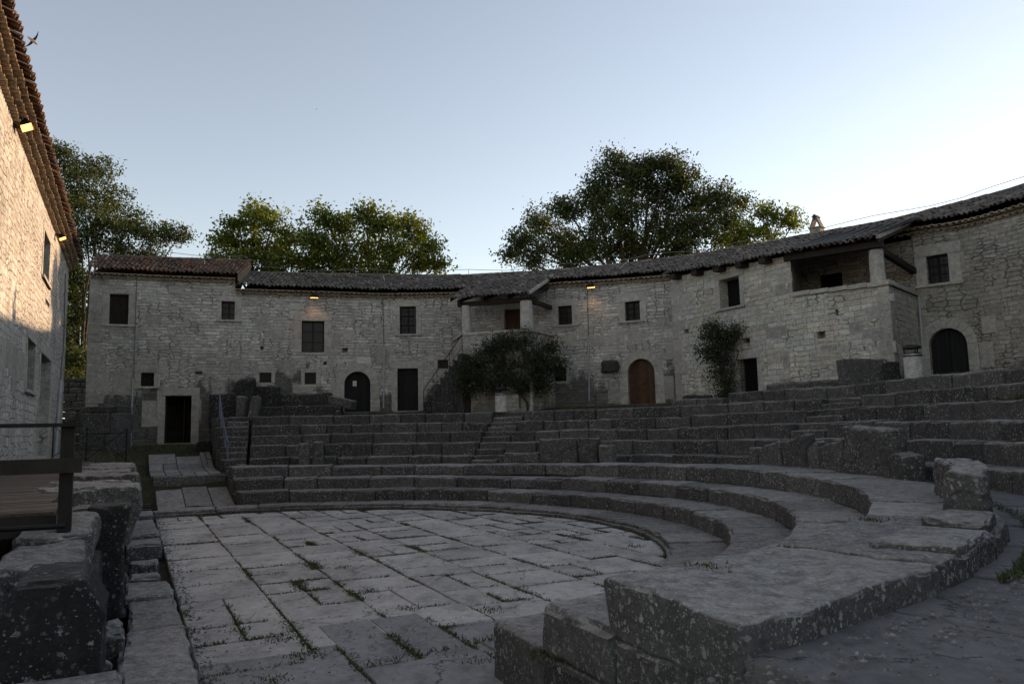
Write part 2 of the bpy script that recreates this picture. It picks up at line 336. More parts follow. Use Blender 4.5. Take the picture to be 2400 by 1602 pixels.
# ------------------------------------------------------------------ ground and terrain
def lerp(a,b,t): t=max(0,min(1,t)); return a+(b-a)*t
def sstep(t): t=max(0,min(1,t)); return t*t*(3-2*t)
def gz(x,y):
    P=np.array([x,y]); th,R=pol(P); s,n=sn_of(P); w=noise.noise(Vector((x*.7,y*.7,0)))*.04
    if n>NCUT+.1:
        if th<-48: z=-.15 if R<40 else 1.5
        elif R<17.75: z=-.15
        else:
            right=sstep((43-th)/5.)
            zt=3.03+.30*sstep((R-18.3)/3.)
            zr=3.03 if R<18.45 else 3.42+.38*sstep((R-18.8)/3.)
            z=lerp(zt,zr,right)
        if -40<th<8.5 and R>17.25:
            m=sstep((8.5-th)/5.); z=max(z,lerp(z,min(2.80+(R-17.25)*.62,3.95),m) if z>0 else (min(2.80+(R-17.25)*.62,3.95) if m>.15 else z))
    else:
        if s>24:
            if s<30.3: z=-.15
            elif s<33.6: z=.93
            else: z=.98+1.1*sstep((s-33.6)/4.2)
        else: z=-.15
        if n<-.6 and s>24: z=max(z,lerp(.9,2.1,(s-30)/8.))
    if R>30: z=lerp(z,3.2,(R-30)/12.)
    return z+(w if R>16 else 0)
Rs=list(np.arange(0,16,.8))+list(np.arange(16,26,.25))+list(np.arange(26,42,1.2))+[46,52,60,75,100,150,250,450,900,2000]
mb=MB(); nth=300; vs=[];fs=[]
for R in Rs:
    for k in range(nth):
        a=2*math.pi*k/nth; x=CC[0]+R*math.cos(a); y=CC[1]+R*math.sin(a); vs.append((x,y,gz(x,y)))
for i in range(len(Rs)-1):
    for k in range(nth):
        k2=(k+1)%nth; fs.append((i*nth+k,(i+1)*nth+k,(i+1)*nth+k2,i*nth+k2))
mb.add(vs,fs); mb.build('ground',M['ground'],kind='structure',smooth=True)
# ------------------------------------------------------------------ orchestra paving
mb=MB(); JOINTS=[]
def pave_grid(mb,s0,s1,n0,n1,ztop,sw,sl,keep,mat=0,gap=.022,res=.3,slope=None,bounds=None,amp=.006):
    n=n0; bi=0
    while n<n1:
        wd=random.uniform(*sw) if bounds is None else bounds[bi]-n
        bi+=1; nn=min(n+wd,n1)
        if nn-n<.25: break
        s=s0-random.uniform(0,.6)
        while s<s1:
            ss=s+random.uniform(*sl)
            # some cells split in two across
            parts=[(n,nn)] if random.random()>.26 else [(n,(n+nn)/2),((n+nn)/2,nn)]
            for a0,a1 in parts:
                cs,cn=(s+ss)/2,(a0+a1)/2
                P=SN(cs,cn,0); 
                if not keep(P,cs,cn): continue
                dz=random.uniform(-.010,.010); tx=random.uniform(-.010,.010); ty=random.uniform(-.010,.010)
                def fn(a,b,c,s=s,a1=a1,dz=dz,tx=tx,ty=ty):
                    z=(ztop if slope is None else slope(s+a,a1-b)); return SN(s+gap/2+a,a1-gap/2-b,z-.12+c+dz+(a-.5)*tx+(b-.5)*ty)
                gblock(mb,fn,ss-s-gap,a1-a0-gap,.12,res,.014,amp,1.3,mat)
                JOINTS.append(((s,a0),(s,a1),ztop if slope is None else slope(s,a0))); JOINTS.append(((s,a1),(ss,a1),ztop if slope is None else slope(s,a1)))
            s=ss
        n=nn
bnds=[1.85,3.0,4.15,5.25,6.4,7.55,8.7,9.8,10.9,12.]
pave_grid(mb,7.2,27.5,.66,11.2,0.,(1,1.3),(.75,1.75),lambda P,s,n: pol(P)[1]<9.35 and s>9.0,bounds=bnds)
o=mb.build('orchestra_floor',M['pave'],kind='structure')
mb=MB()
pave_grid(mb,-3.,9.3,.68,3.6,.012,(1.1,1.9),(1.1,2.1),lambda P,s,n:(s<9.2),amp=.01)
pave_grid(mb,2.,9.3,3.6,6.,.0,(1.1,1.5),(1.1,1.9),lambda P,s,n:(s<9.2 and s>5.5 and pol(P)[1]<10.6),amp=.01)
mb.quad(SN(-3,.66,-.03),SN(10.2,.66,-.03),SN(10.2,4.6,-.03),SN(-3,4.6,-.03))
mb.build('near_side_passage_paving',M['pave_side'],kind='structure')
mb=MB()
pave_grid(mb,27.45,30.3,.75,3.1,.0,(.7,.85),(2.75,2.8),lambda P,s,n:s<30.5,slope=lambda s,n:.17+(s-27.45)/2.8*.50,amp=.012)
def fn_(a,b,c): return SN(30.28+b*.5,3.1-a,.35+c)
gblock(mb,fn_,2.4,.5,.66,.2,.03,.02)
sblock(mb,30.55,33.7,.6,3.08,.1,.88,.5,.04,.02)
pave_grid(mb,31.0,35.2,.6,3.0,1.02,(.8,1.1),(1.0,1.5),lambda P,s,n:s>30.4,slope=lambda s,n:1.02+(s-30.4)*.035+(.22*(s-33.6) if s>33.6 else 0),amp=.012)
mb.build('far_side_passage_paving',M['slab'],kind='structure')
# ------------------------------------------------------------------ seat rows
def ztab(pts,R,z0):
    T=sorted([(pol(onR(x,y,R))[0],onR(x,y,R)[2]) for x,y in pts])
    xs=[a for a,b in T]; zs=[b for a,b in T]
    return lambda th: float(np.interp(th,xs,zs)) if th>xs[0] else lerp(z0,zs[0],(th-xs[0]+25)/25.)
KB=[(633,1185),(761,1181),(889,1179),(1067,1180),(1182,1185.6),(1284,1194.5),(1374,1204.7)]
R1=[(551,1153),(684,1150.7),(863,1147),(1067,1147),(1182,1150),(1269,1155),(1361,1159.5),(1404,1162.6),(1501,1172.8),(1555,1180)]
R2=[(544,1121),(717,1119),(863,1118),(1067,1117.5),(1195,1119),(1351,1121),(1493,1129),(1611,1137)]
R3=[(531,1093),(633,1092),(812,1092),(1003,1090.6),(1228,1088.5),(1348,1088.5),(1501,1089.8),(1677,1093.6),(1760,1098.6)]
R4=[(520,1075),(650,1072),(1200,1067),(1600,1066),(1680,1067),(2200,1088),(2400,1106.6)]
R5=[(650,1042),(1200,1035),(1600,1030),(1680,1030),(1950,1027),(2200,1031),(2400,1037.7)]
R6=[(650,1019),(1200,1010),(1600,1003),(1680,997),(1950,988.6),(2200,985.6),(2400,985.6)]
R7=[(650,996),(1200,987),(1600,976),(1680,969),(1950,955),(2200,945.7),(2400,935)]
R8=[(650,974),(1200,964),(1600,951),(1680,944),(1950,932),(2200,909)]
R9=[(1717,918),(1950,904),(2200,878)]
def row(mb,Ra,Rb,zb,zf,left=None,right=None,lens=(.8,1.7),res=.25,r=.035,amp=.014,skip=(),mat=0,rough_end=None,gap=.010,bt=False,zj=.012):
    """left/right: None = cut on the stage line, else fixed angle"""
    tl=lambda R:(NANG+alpha(R)) if left is None else left
    tr=lambda R:(NANG-alpha(R)) if right is None else right
    Lt=R_(tl(Ra)-tr(Ra))*Ra; u=0.
    while u<Lt-.05:
        L=random.uniform(*lens); 
        if Lt-u-L<.5: L=Lt-u
        um=(u+L/2)/Lt; th=tl(Ra)+(tr(Ra)-tl(Ra))*um
        if not any(a<th<b for a,b in skip):
            near=math.hypot(*(PR(Ra,th,0)[:2])); rs=res*max(.35,min(1.,near/22.))
            zt=zf(th)+random.uniform(-zj,zj); zz=zb(th) if callable(zb) else zb; rj=random.uniform(-.018,.018)
            tlt=random.uniform(-.008,.008)
            def fn(a,b,c,u=u,L=L,zz=zz,rj=rj,tlt=tlt):
                R=Ra+b; t=(u+gap+a)/Lt; th=tl(R)+(tr(R)-tl(R))*t
                return PR(R+rj,th,zz+c+(a-L/2)*tlt*(c>0.1))
            gblock(mb,fn,L-gap*1.6,Rb-Ra,zt-zz,rs,r*random.uniform(.8,1.5),amp*random.uniform(.8,1.6),1.4,mat,bottom=bt)
        u+=L
zk=ztab(KB,8.95,.176); z1=ztab(R1,9.93,.526); z2=ztab(R2,10.95,.895); z3=ztab(R3,11.98,1.255)
z4=ztab(R4,14.62,1.469); z5=ztab(R5,15.31,1.925); z6=ztab(R6,16.,2.348); z7=ztab(R7,16.7,2.754); z8=ztab(R8,17.4,3.14); z9=ztab(R9,18.1,3.54)
low=empty('lower_seating_tier',PR(11,26,0),'lower tier of three curved stone seat rows and its kerb around the paved orchestra','stone seating')
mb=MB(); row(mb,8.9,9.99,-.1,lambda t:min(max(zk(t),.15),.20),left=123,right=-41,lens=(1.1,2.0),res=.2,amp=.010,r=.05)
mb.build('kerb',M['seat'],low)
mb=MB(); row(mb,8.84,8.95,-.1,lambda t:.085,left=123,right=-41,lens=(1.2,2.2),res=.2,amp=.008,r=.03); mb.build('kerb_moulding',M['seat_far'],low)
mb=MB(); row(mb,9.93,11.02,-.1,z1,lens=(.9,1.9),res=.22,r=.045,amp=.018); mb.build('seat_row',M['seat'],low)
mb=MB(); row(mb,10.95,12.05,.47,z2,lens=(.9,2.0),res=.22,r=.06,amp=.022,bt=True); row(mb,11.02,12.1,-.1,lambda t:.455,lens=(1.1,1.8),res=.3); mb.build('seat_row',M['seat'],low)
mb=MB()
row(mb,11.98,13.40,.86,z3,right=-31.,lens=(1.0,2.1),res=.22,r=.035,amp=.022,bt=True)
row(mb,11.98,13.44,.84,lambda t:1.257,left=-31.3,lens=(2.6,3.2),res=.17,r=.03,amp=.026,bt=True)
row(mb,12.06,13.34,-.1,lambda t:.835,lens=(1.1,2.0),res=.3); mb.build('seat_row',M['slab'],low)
# praecinctio walkway
mb=MB()
zw=lambda th: 1.05+.06*sstep((th+50)/45.)
for (ra,rb) in ((13.3,14.75),):
    row(mb,ra,rb,.7,zw,right=None,lens=(1.5,2.6),res=.3,r=.02,amp=.012,zj=.006,gap=.02)
row(mb,14.77,16.1,.7,zw,left=-8,lens=(1.6,2.8),res=.3,r=.02,amp=.012,zj=.006,gap=.02)
row(mb,16.12,18.5,.7,zw,left=-41,lens=(1.6,2.8),res=.5,r=.02,amp=.008,zj=.004)
mb.build('walkway',M['pave_dark'],kind='structure')
upc=empty('upper_seating_tier',PR(16,26,1),'upper tier of dark curved stone seat rows below the farmhouses','stone seating')
ST=((106.8,110.5),(68.5,73.0),(22.5,27.5))   # radial stairs
STm=[(a,b) for a,b in ST]
rowsU=[(14.62,15.4,.9,z4),(15.31,16.1,1.40,z5),(16.0,16.8,1.85,z6),(16.7,17.5,2.28,z7),(17.4,18.15,2.68,z8)]
for i,(a,b,zb,zf) in enumerate(rowsU):
    rt=-38 if i<3 else (-38 if i==3 else 5.)
    segs=[(106.6,73.0),(68.5,27.5),(22.5,rt)]
    for l,r_ in segs:
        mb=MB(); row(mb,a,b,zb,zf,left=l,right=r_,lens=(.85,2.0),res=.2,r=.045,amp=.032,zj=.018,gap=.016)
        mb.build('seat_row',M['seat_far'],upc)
mb=MB(); row(mb,18.1,18.8,3.0,z9,left=41,right=7,lens=(.8,1.7),res=.25,r=.06,amp=.03,zj=.02)
row(mb,17.75,18.5,2.9,lambda t:3.34,left=48,right=41,lens=(.9,1.6),res=.25,r=.06,amp=.03)
mb.build('seat_row',M['seat_far'],upc)
prev=[lambda t:1.09,z4,z5,z6,z7]
for l,r_ in ((None,106.8),(73.,68.5),(27.5,22.5)):
    mb=MB()
    for i,(a,b,zb,zf) in enumerate(rowsU):
        for half in (0,1):
            ra=a-.02+half*.34; zz=lambda t,i=i,h=half,zf=zf: (prev[i](t)+zf(t))/2 if h==0 else zf(t)-.01
            row(mb,ra,b,zb-.3,zz,left=(109.8 if l is None else l-.1),right=r_+.1,lens=(.9,1.5),res=.25,r=.04,amp=.02)
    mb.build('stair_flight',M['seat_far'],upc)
# retaining wall beside the far passage
def fcurve(path):
    P=[np.array(p[:2],float) for p in path]; U=[0.]
    for i in range(1,len(P)): U.append(U[-1]+float(np.linalg.norm(P[i]-P[i-1])))
    return P,U
class Fac:
    """facade on a plan polyline (left to right as seen); normal points to the viewer side (right-hand of travel)"""
    def __init__(s,path): s.P,s.U=fcurve(path); s.L=s.U[-1]
    def seg(s,u):
        i=0
        while i<len(s.U)-2 and u>s.U[i+1]: i+=1
        return i
    def pt(s,u,z,o=0.):
        i=s.seg(u); t=(u-s.U[i])/(s.U[i+1]-s.U[i]); p=s.P[i]+(s.P[i+1]-s.P[i])*t; n=s.nrm(u); p=p+n*o
        return np.array([p[0],p[1],z])
    def nrm(s,u):
        def sn(i): d=s.P[i+1]-s.P[i]; d=d/np.linalg.norm(d); return np.array([d[1],-d[0]])
        i=s.seg(u); t=(u-s.U[i])/(s.U[i+1]-s.U[i]); n=sn(i); 
        if getattr(s,'smooth',True):
            if t<.5 and i>0: m=sn(i-1); k=.5-t; n=n*(1-k)+m*k
            elif t>.5 and i<len(s.P)-2: m=sn(i+1); k=t-.5; n=n*(1-k)+m*k
        return n/np.linalg.norm(n)
    def hit(s,x,y):
        d=ray(x,y); best=None
        for ext in (0,1):
          if best: break
          for i in range(len(s.P)-1):
            a,b=s.P[i],s.P[i+1]; e=b-a; den=d[0]*e[1]-d[1]*e[0]
            if abs(den)<1e-9: continue
            if ext and 0<i<len(s.P)-2: continue
            t=(a[0]*e[1]-a[1]*e[0])/den; w=(a[0]*d[1]-a[1]*d[0])/den
            lo=-40. if ext and i==0 else -1e-4; hi=40. if ext and i==len(s.P)-2 else 1.0001
            if t>0 and lo<=w<=hi and (best is None or t<best[0]): best=(t,s.U[i]+w*(s.U[i+1]-s.U[i]),CH+t*d[2])
        return best[1],best[2]
    def rect(s,x0,y0,x1,y1):
        ym=(y0+y1)/2; xm=(x0+x1)/2
        u0=s.hit(x0,ym)[0]; u1=s.hit(x1,ym)[0]; zt=s.hit(xm,y0)[1]; zb=s.hit(xm,y1)[1]
        return u0,u1,zb,zt
    def off(s,o,n=None):
        us=np.linspace(0,s.L,n or max(8,int(s.L/1.2))); return Fac([s.pt(u,0,o) for u in us])
def wall(mb,fc,ztop,zbot,openings=(),u0=0.,u1=None,depth=.5,mat=0,o=0.,uoff=0.,cuts=()):
    u1=fc.L if u1 is None else u1
    u0=round(u0,4); u1=round(u1,4)
    zt=ztop if callable(ztop) else (lambda u:ztop); zb=zbot if callable(zbot) else (lambda u:zbot)
    us={round(u0,4),round(u1,4)}
    for u in fc.U:
        if u0<u<u1: us.add(round(u,4))
    for u in cuts:
        us.add(round(u,4))
    k=u0
    while k<u1: us.add(round(k,4)); k+=.8
    for a,b,c,d in openings:
        us.add(round(a,4)); us.add(round(b,4))
    us=sorted(us); us=[u for u in us if u0<=u<=u1]
    zmin=min(zb(u) for u in us); zs={zmin}
    for a,b,c,d in openings: zs.add(round(c,4)); zs.add(round(d,4))
    zs=sorted(zs)+[1e3]
    for i in range(len(us)-1):
        a,b=us[i],us[i+1]
        if b-a<1e-4: continue
        um=(a+b)/2
        for j in range(len(zs)-1):
            lo,hi=zs[j],zs[j+1]; zm=(lo+min(hi,zt(um)))/2
            if lo>=zt(um): continue
            if any(p<um<q and c-1e-3<=lo and min(hi,zt(um))<=d+1e-3 for p,q,c,d in openings): continue
            za,zb_=max(lo,min(zb(a),zt(a))),max(lo,min(zb(b),zt(b))); ta,tb=min(hi,zt(a)),min(hi,zt(b))
            mb.quad(fc.pt(a,za,o),fc.pt(b,zb_,o),fc.pt(b,tb,o),fc.pt(a,ta,o),mat,0.5,[(a+uoff,za),(b+uoff,zb_),(b+uoff,tb),(a+uoff,ta)])
    for a,b,c,d in openings:
        d=min(d,zt((a+b)/2)) 
        q=[(a,c),(b,c),(b,d),(a,d)]
        for k in range(4):
            (ua,za),(ub,zb2)=q[k],q[(k+1)%4]
            mb.quad(fc.pt(ua,za,o),fc.pt(ub,zb2,o),fc.pt(ub,zb2,o-depth),fc.pt(ua,za,o-depth),mat,.5,[(ua,za),(ub+.01,zb2),(ub+.3,zb2+.3),(ua+.3,za+.3)])
def fbox(mb,fc,u0,u1,z0,z1,o0,o1,mat=0,tint=None):
    n=max(1,int((u1-u0)/1.2)); us=[u0+(u1-u0)*i/n for i in range(n+1)]
    if tint is None: tint=random.random()
    for i in range(n):
        a,b=us[i],us[i+1]
        v=[fc.pt(a,z0,o0),fc.pt(b,z0,o0),fc.pt(b,z0,o1),fc.pt(a,z0,o1),fc.pt(a,z1,o0),fc.pt(b,z1,o0),fc.pt(b,z1,o1),fc.pt(a,z1,o1)]
        fs=[(0,1,2,3),(7,6,5,4),(3,2,6,7),(1,0,4,5)]
        if i==0: fs.append((0,3,7,4))
        if i==n-1: fs.append((2,1,5,6))
        mb.add(v,fs,mat,tint)
def fstone(mb,fc,u0,u1,z0,z1,out,mat=0,r=.02,amp=.006,back=.08,res=.25):
    gblock(mb,lambda a,b,c:fc.pt(u0+a,z0+c,out-b),u1-u0,out+back,z1-z0,res,r,amp,2.,mat)
# facades -------------------------------------------------------------------------------
def px(lst): return [onY(x,900,Y)[:2] for x,Y in lst]
main=Fac(px([(203,33.2),(375,34.3),(548,35.3),(723,36.5),(899,37.3),(1074,37.3),(1292,36.2),(1440,35.2),(1583,34.0),(1720,32.2),(1861,30.3),(2000,28.7),(2142,27.1),(2282,25.9),(2400,24.4)])
         +[PR(23.9,a,0)[:2] for a in (14,6,-3,-12,-21)])
uA,uB,uC,uD=[main.hit(x,850)[0] for x in (203,548,1583,2142)]
uE=main.L
cf=Fac(px([(1583,32.9),(1720,29.9),(1857,27.3),(1980,25.85),(2101,24.5)]))
# eave heights from photograph lines on these facades
def zline(fc,pts):
    T=sorted([fc.hit(x,y) for x,y in pts]); xs=[a for a,b in T]; zs=[b for a,b in T]
    return lambda u: float(np.interp(u,xs,zs))
zeA=zline(main,[(205,641),(548,655)])
zeB=zline(main,[(549,680),(723,685),(899,691),(1074,688),(1292,666),(1564,648)])
zeD=zline(main,[(2142,538),(2282,516),(2400,483)])
zeC=zline(cf,[(1583,650),(1857,602),(2101,562)])
ridf=main.off(-3.3)
ridz=zline(ridf,[(564,639),(723,643),(899,646),(1074,647),(1232,640),(1464,620),(1550,609),(1735,581),(1864,557),(2068,522),(2134,507),(2312,461),(2400,437)])
ridzA=zline(ridf,[(225,600),(560,612)])
def tiles(mb,eave,ridge,pitch=.21,rowl=.38,h=.08,mat=0):
    """eave, ridge: callables t in 0..1 -> point ; barrel tiles in between"""
    n=40; L=sum(np.linalg.norm(eave((i+1)/n)-eave(i/n)) for i in range(n)); Lr=sum(np.linalg.norm(ridge((i+1)/n)-ridge(i/n)) for i in range(n)); L=max(L,Lr)
    nc=max(2,int(L/pitch)); S=np.linalg.norm(ridge(.5)-eave(.5)); nr=max(2,int(S/rowl))
    prof=[(-.5,0),(-.36,.12),(-.2,.8),(0,1.),(.2,.8),(.36,.12)]
    for c in range(nc):
        j1=random.uniform(-.012,.012)
        ring=[]
        t0=(c+.5)/nc; A=eave(t0); B=ridge(t0); sl=(B-A)/np.linalg.norm(B-A); ac=eave(min(1,t0+.01))-eave(max(0,t0-.01)); ac/=np.linalg.norm(ac); up=np.cross(ac,sl); up/=np.linalg.norm(up)
        if up[2]<0: up=-up
        for r in range(nr):
            jt=random.uniform(-.022,.022); ju=random.uniform(-.03,.045); base=len(mb.v)
            f0,f1=r/nr,(r+1.12)/nr; f1=min(f1,1.)
            if r==0: f0=-random.uniform(0,.06)/S
            vs=[]
            for f,lift in ((f0,.028+ju),(f1,.0+ju*.3)):
                for dx,hz in prof+[(.5,0)]:
                    t=(c+.5+dx+0)/nc; t=max(0,min(1,t)); P=eave(t)+(ridge(t)-eave(t))*f
                    vs.append(P+up*(hz*h+lift)+ac*(j1+jt)*(1 if 0<abs(dx)<.5 or dx==0 else 0))
            k=len(prof)+1; fs=[(i,i+1,k+i+1,k+i) for i in range(k-1)]
            # front lip
            for i in range(k): vs.append(vs[i]-up*.03)
            fs+=[(2*k+i,2*k+i+1,i+1,i) for i in range(k-1)]
            mb.add(vs,fs,mat,random.random())
def cornice(mb,fc,u0,u1,zf,o0,o1,rad=.09,pitch=.2,mat=0,th=.014,down=True,bed=True):
    """one corbelled course of half-round tile ends sticking out of the wall"""
    n=max(1,int((u1-u0)/pitch)); seg=6
    for i in range(n):
        u=u0+(i+.5)*(u1-u0)/n; P=fc.pt(u,0); nn=fc.nrm(u); tx=np.array([-nn[1],nn[0],0]); n3=np.array([nn[0],nn[1],0]); z=zf(u)+random.uniform(-.006,.006); oo=o1+random.uniform(-.02,.02)
        rr=rad*random.uniform(.94,1.04); vs=[]
        for q in (o0,oo):
            for k in range(seg+1):
                a=math.pi*k/seg
                for r2 in (rr,rr-th): 
                    vs.append(P+n3*q+tx*math.cos(a)*r2+np.array([0,0,z+math.sin(a)*r2*.9]))
        k2=2*(seg+1); fs=[]
        for k in range(seg):
            a=2*k; fs+=[(a,a+2,k2+a+2,k2+a),(a+1,k2+a+1,k2+a+3,a+3),(k2+a,k2+a+2,k2+a+3,k2+a+1)]
        mb.add(vs,fs,mat,random.random())
    if bed:
        fbox(mb,fc,u0,u1,0,0,0,0) if False else None
def bedstrip(mb,fc,u0,u1,zf,h,o0,o1,mat=0):
    n=max(1,int((u1-u0)/.8))
    for i in range(n):
        a=u0+(u1-u0)*i/n; b=u0+(u1-u0)*(i+1)/n
        za,zb=zf(a),zf(b)
        v=[fc.pt(a,za,o0),fc.pt(b,zb,o0),fc.pt(b,zb,o1),fc.pt(a,za,o1),fc.pt(a,za+h,o0),fc.pt(b,zb+h,o0),fc.pt(b,zb+h,o1),fc.pt(a,za+h,o1)]
        mb.add(v,[(0,1,2,3),(7,6,5,4),(3,2,6,7)]+([(0,3,7,4)] if i==0 else [])+([(2,1,5,6)] if i==n-1 else []),mat,.5)
# ---- features
def surround(mb,fc,u0,u1,z0,z1,w=.2,out=.02,lint=.26,sill=None,mat=0):
    wl=lambda:w*random.uniform(.85,1.15)
    z=z0
    for side in (0,1):
        z=z0
        while z<z1-.05:
            h=min(random.uniform(.5,1.1),z1-z); h=z1-z if z1-z-h<.25 else h; ww=w*random.uniform(.9,1.15)
            a,b=(u0-ww,u0) if side==0 else (u1,u1+ww)
            fstone(mb,fc,a,b,z,z+h-.006,out,mat,.012,.004,back=.34); z+=h
    fstone(mb,fc,u0-w*1.15,u1+w*1.1,z1,z1+lint,out+.004,mat,.015,.005,back=.34)
    if sill: fstone(mb,fc,u0-w*1.1,u1+w*1.1,z0-sill,z0,out+.07,mat,.015,.004,back=.3)
    else: fstone(mb,fc,u0-w*.8,u1+w*.8,z0-.13,z0-.003,out-.005,mat,.012,.004,back=.34)
def grille(mb,fc,u0,u1,z0,z1,o,nu,nz,r=.009):
    for i in range(1,nu+1):
        u=u0+(u1-u0)*i/(nu+1); mb.tube([fc.pt(u,z0,o),fc.pt(u,z1,o)],r,5)
    for i in range(1,nz+1):
        z=z0+(z1-z0)*i/(nz+1); mb.tube([fc.pt(u0,z,o+.012),fc.pt(u1,z,o+.012)],r,5)
def window(house,fc,rc,w=.2,style='grille',out=.02,lint=.24,sill=.1,nu=3,nz=5,inset=.22,label=None,pane='pane',wood='wood_dark'):
    u0,u1,z0,z1=rc
    mb=MB(); surround(mb,fc,u0,u1,z0,z1,w,out,lint,sill); W=mb.build('window',M['trim'],house)
    if label: W['label']=label
    mb=MB(); fbox(mb,fc,u0,u1,z0,z1,-inset-.05,-inset-.03); mb.build('pane',M[pane],W)
    if style in('casement','both','shutter'):
        mb=MB(); fw=.055; fbox(mb,fc,u0,u1,z0,z0+fw,-inset-.03,-inset+.02); fbox(mb,fc,u0,u1,z1-fw,z1,-inset-.03,-inset+.02)
        for a,b in((u0,u0+fw),(u1-fw,u1),((u0+u1)/2-fw*.7,(u0+u1)/2+fw*.7)): fbox(mb,fc,a,b,z0+fw,z1-fw,-inset-.03,-inset+.02)
        if style=='shutter':
            for a,b in ((u0+fw,(u0+u1)/2-fw*.7),((u0+u1)/2+fw*.7,u1-fw)):
                fbox(mb,fc,a,b,z0+fw,z1-fw,-inset-.028,-inset-.006)
                fbox(mb,fc,a+.05,b-.05,z0+fw+.06,z0+(z1-z0)*.42,-inset-.006,-inset+.008); fbox(mb,fc,a+.05,b-.05,z0+(z1-z0)*.5,z1-fw-.06,-inset-.006,-inset+.008)
        else:
            for k in (1,2): 
                z=z0+(z1-z0)*k/3; fbox(mb,fc,u0+fw,u1-fw,z-.013,z+.013,-inset-.03,-inset+.01)
        mb.build('shutter' if style=='shutter' else 'casement_frame',M[wood],W)
    if style in('grille','both'):
        mb=MB(); grille(mb,fc,u0,u1,z0,z1,-.08,nu,nz); mb.build('grille',M['iron'],W)
    return W
def plank_door(house,fc,rc,mat,planks=7,inset=.24,arch=False,wS=.26,label=None,surr=True,two=False):
    u0,u1,z0,z1=rc; um=(u0+u1)/2; hw=(u1-u0)/2; zs=z1-hw if arch else z1
    mb=MB(); n=planks
    for i in range(n):
        a=u0+(u1-u0)*i/n+.004; b=u0+(u1-u0)*(i+1)/n-.004
        if two and i==n//2: a+=.012
        def top(u): 
            return z1 if not arch else zs+math.sqrt(max(0,hw*hw-(u-um)**2))
        m=4 if arch else 1; tt=random.random()
        for k in range(m):
            c=a+(b-a)*k/m; d=a+(b-a)*(k+1)/m
            v=[fc.pt(c,z0,-inset),fc.pt(d,z0,-inset),fc.pt(d,top(d),-inset),fc.pt(c,top(c),-inset)]
            w=[fc.pt(c,z0,-inset-.03),fc.pt(d,z0,-inset-.03),fc.pt(d,top(d),-inset-.03),fc.pt(c,top(c),-inset-.03)]
            fs=[(0,1,2,3)]
            if k==0: fs.append((4,0,3,7))
            if k==m-1: fs.append((1,5,6,2))
            mb.add(v+w,fs,0,tt)
    for i in range(8 if arch else 1):
        pass
    Dr=mb.build('door',mat,house)
    if label: Dr['label']=label
    mb=MB(); fbox(mb,fc,u0,u1,z0,zs if arch else z1,-inset-.06,-inset-.035); 
    if arch:
        vs=[fc.pt(um+hw*math.cos(math.pi*k/16),zs+hw*math.sin(math.pi*k/16),-inset-.035) for k in range(17)]; mb.add(vs,[tuple(range(17))])
    mb.build('door_backing',M['black'],Dr)
    mb=MB(); fbox(mb,fc,um+.05,um+.10,z0+(z1-z0)*.42,z0+(z1-z0)*.5,-inset,-inset+.04); mb.build('handle',M['iron'],Dr)
    if surr:
        mb=MB()
        if not arch: surround(mb,fc,u0,u1,z0,z1,wS,.02,.32)
        else:
            z=z0
            for side in(0,1):
                z=z0
                while z<zs-.05:
                    h=min(random.uniform(.5,.9),zs-z); h=zs-z if zs-z-h<.25 else h; ww=wS*random.uniform(.95,1.25)
                    a,b=(u0-ww,u0) if side==0 else(u1,u1+ww); fstone(mb,fc,a,b,z,z+h-.006,.02,0,.012,.004,back=.3); z+=h
            nv=9; ro=hw+wS
            for i in range(nv):
                a0=math.pi*i/nv+.008; a1=math.pi*(i+1)/nv-.008; vs=[];fs=[]; m=4
                for k in range(m+1):
                    a=a0+(a1-a0)*k/m
                    for rr in (hw,ro):
                        for oo in (.022,-.3): vs.append(fc.pt(um+rr*math.cos(a),zs+rr*math.sin(a),oo))
                for k in range(m):
                    b=4*k; fs+=[(b,b+4,b+6,b+2),(b,b+1,b+5,b+4),(b+2,b+6,b+7,b+3)]
                fs+=[(0,2,3,1),(4*m,4*m+1,4*m+3,4*m+2)]; mb.add(vs,fs)
        mb.build('stone_surround',M['trim'],Dr)
    return Dr
def archfill(mb,fc,rc,wS,mat=0):
    """wall surface between a rectangular cut and the arch ring"""
    u0,u1,z0,z1=rc; um=(u0+u1)/2; hw=(u1-u0)/2; zs=z1-hw; n=16
    for i in range(n):
        a0=math.pi*i/n; a1=math.pi*(i+1)/n; p=(um+hw*math.cos(a0),zs+hw*math.sin(a0)); q=(um+hw*math.cos(a1),zs+hw*math.sin(a1))
        vs=[(p[0],p[1]),(q[0],q[1]),(q[0],z1+.002),(p[0],z1+.002)]
        mb.add([fc.pt(a,b,0) for a,b in vs],[(0,1,2,3)],mat,.5,vs)
def holes(lst,fc): return [fc.rect(*h) for h in lst]
def hole_back(mb,fc,rc,d=.45): fbox(mb,fc,rc[0],rc[1],rc[2],rc[3],-d-.02,-d)
def pipe(house,fc,pts,r=.035,mat='pipe',o=.06,name='downpipe'):
    P=[]
    for x,y in pts: u,z=fc.hit(x,y); P.append(fc.pt(u,z,o))
    mb=MB(); mb.tube(P,r,8)
    for t in (.2,.5,.8):
        q=np.array(P[0])*(1-t)+np.array(P[-1])*t; mb.tube([q-np.array([0,0,.03]),q+np.array([0,0,.03])],r*1.5,8)
    return mb.build(name,M[mat],house)
def ashl(mb,fc,lst,out=.006,mat=1):
    for (x0,y0,x1,y1) in lst:
        u0,u1,z0,z1=fc.rect(x0,y0,x1,y1); fstone(mb,fc,u0,u1,z0,z1,out,mat,.015,.004,.05)
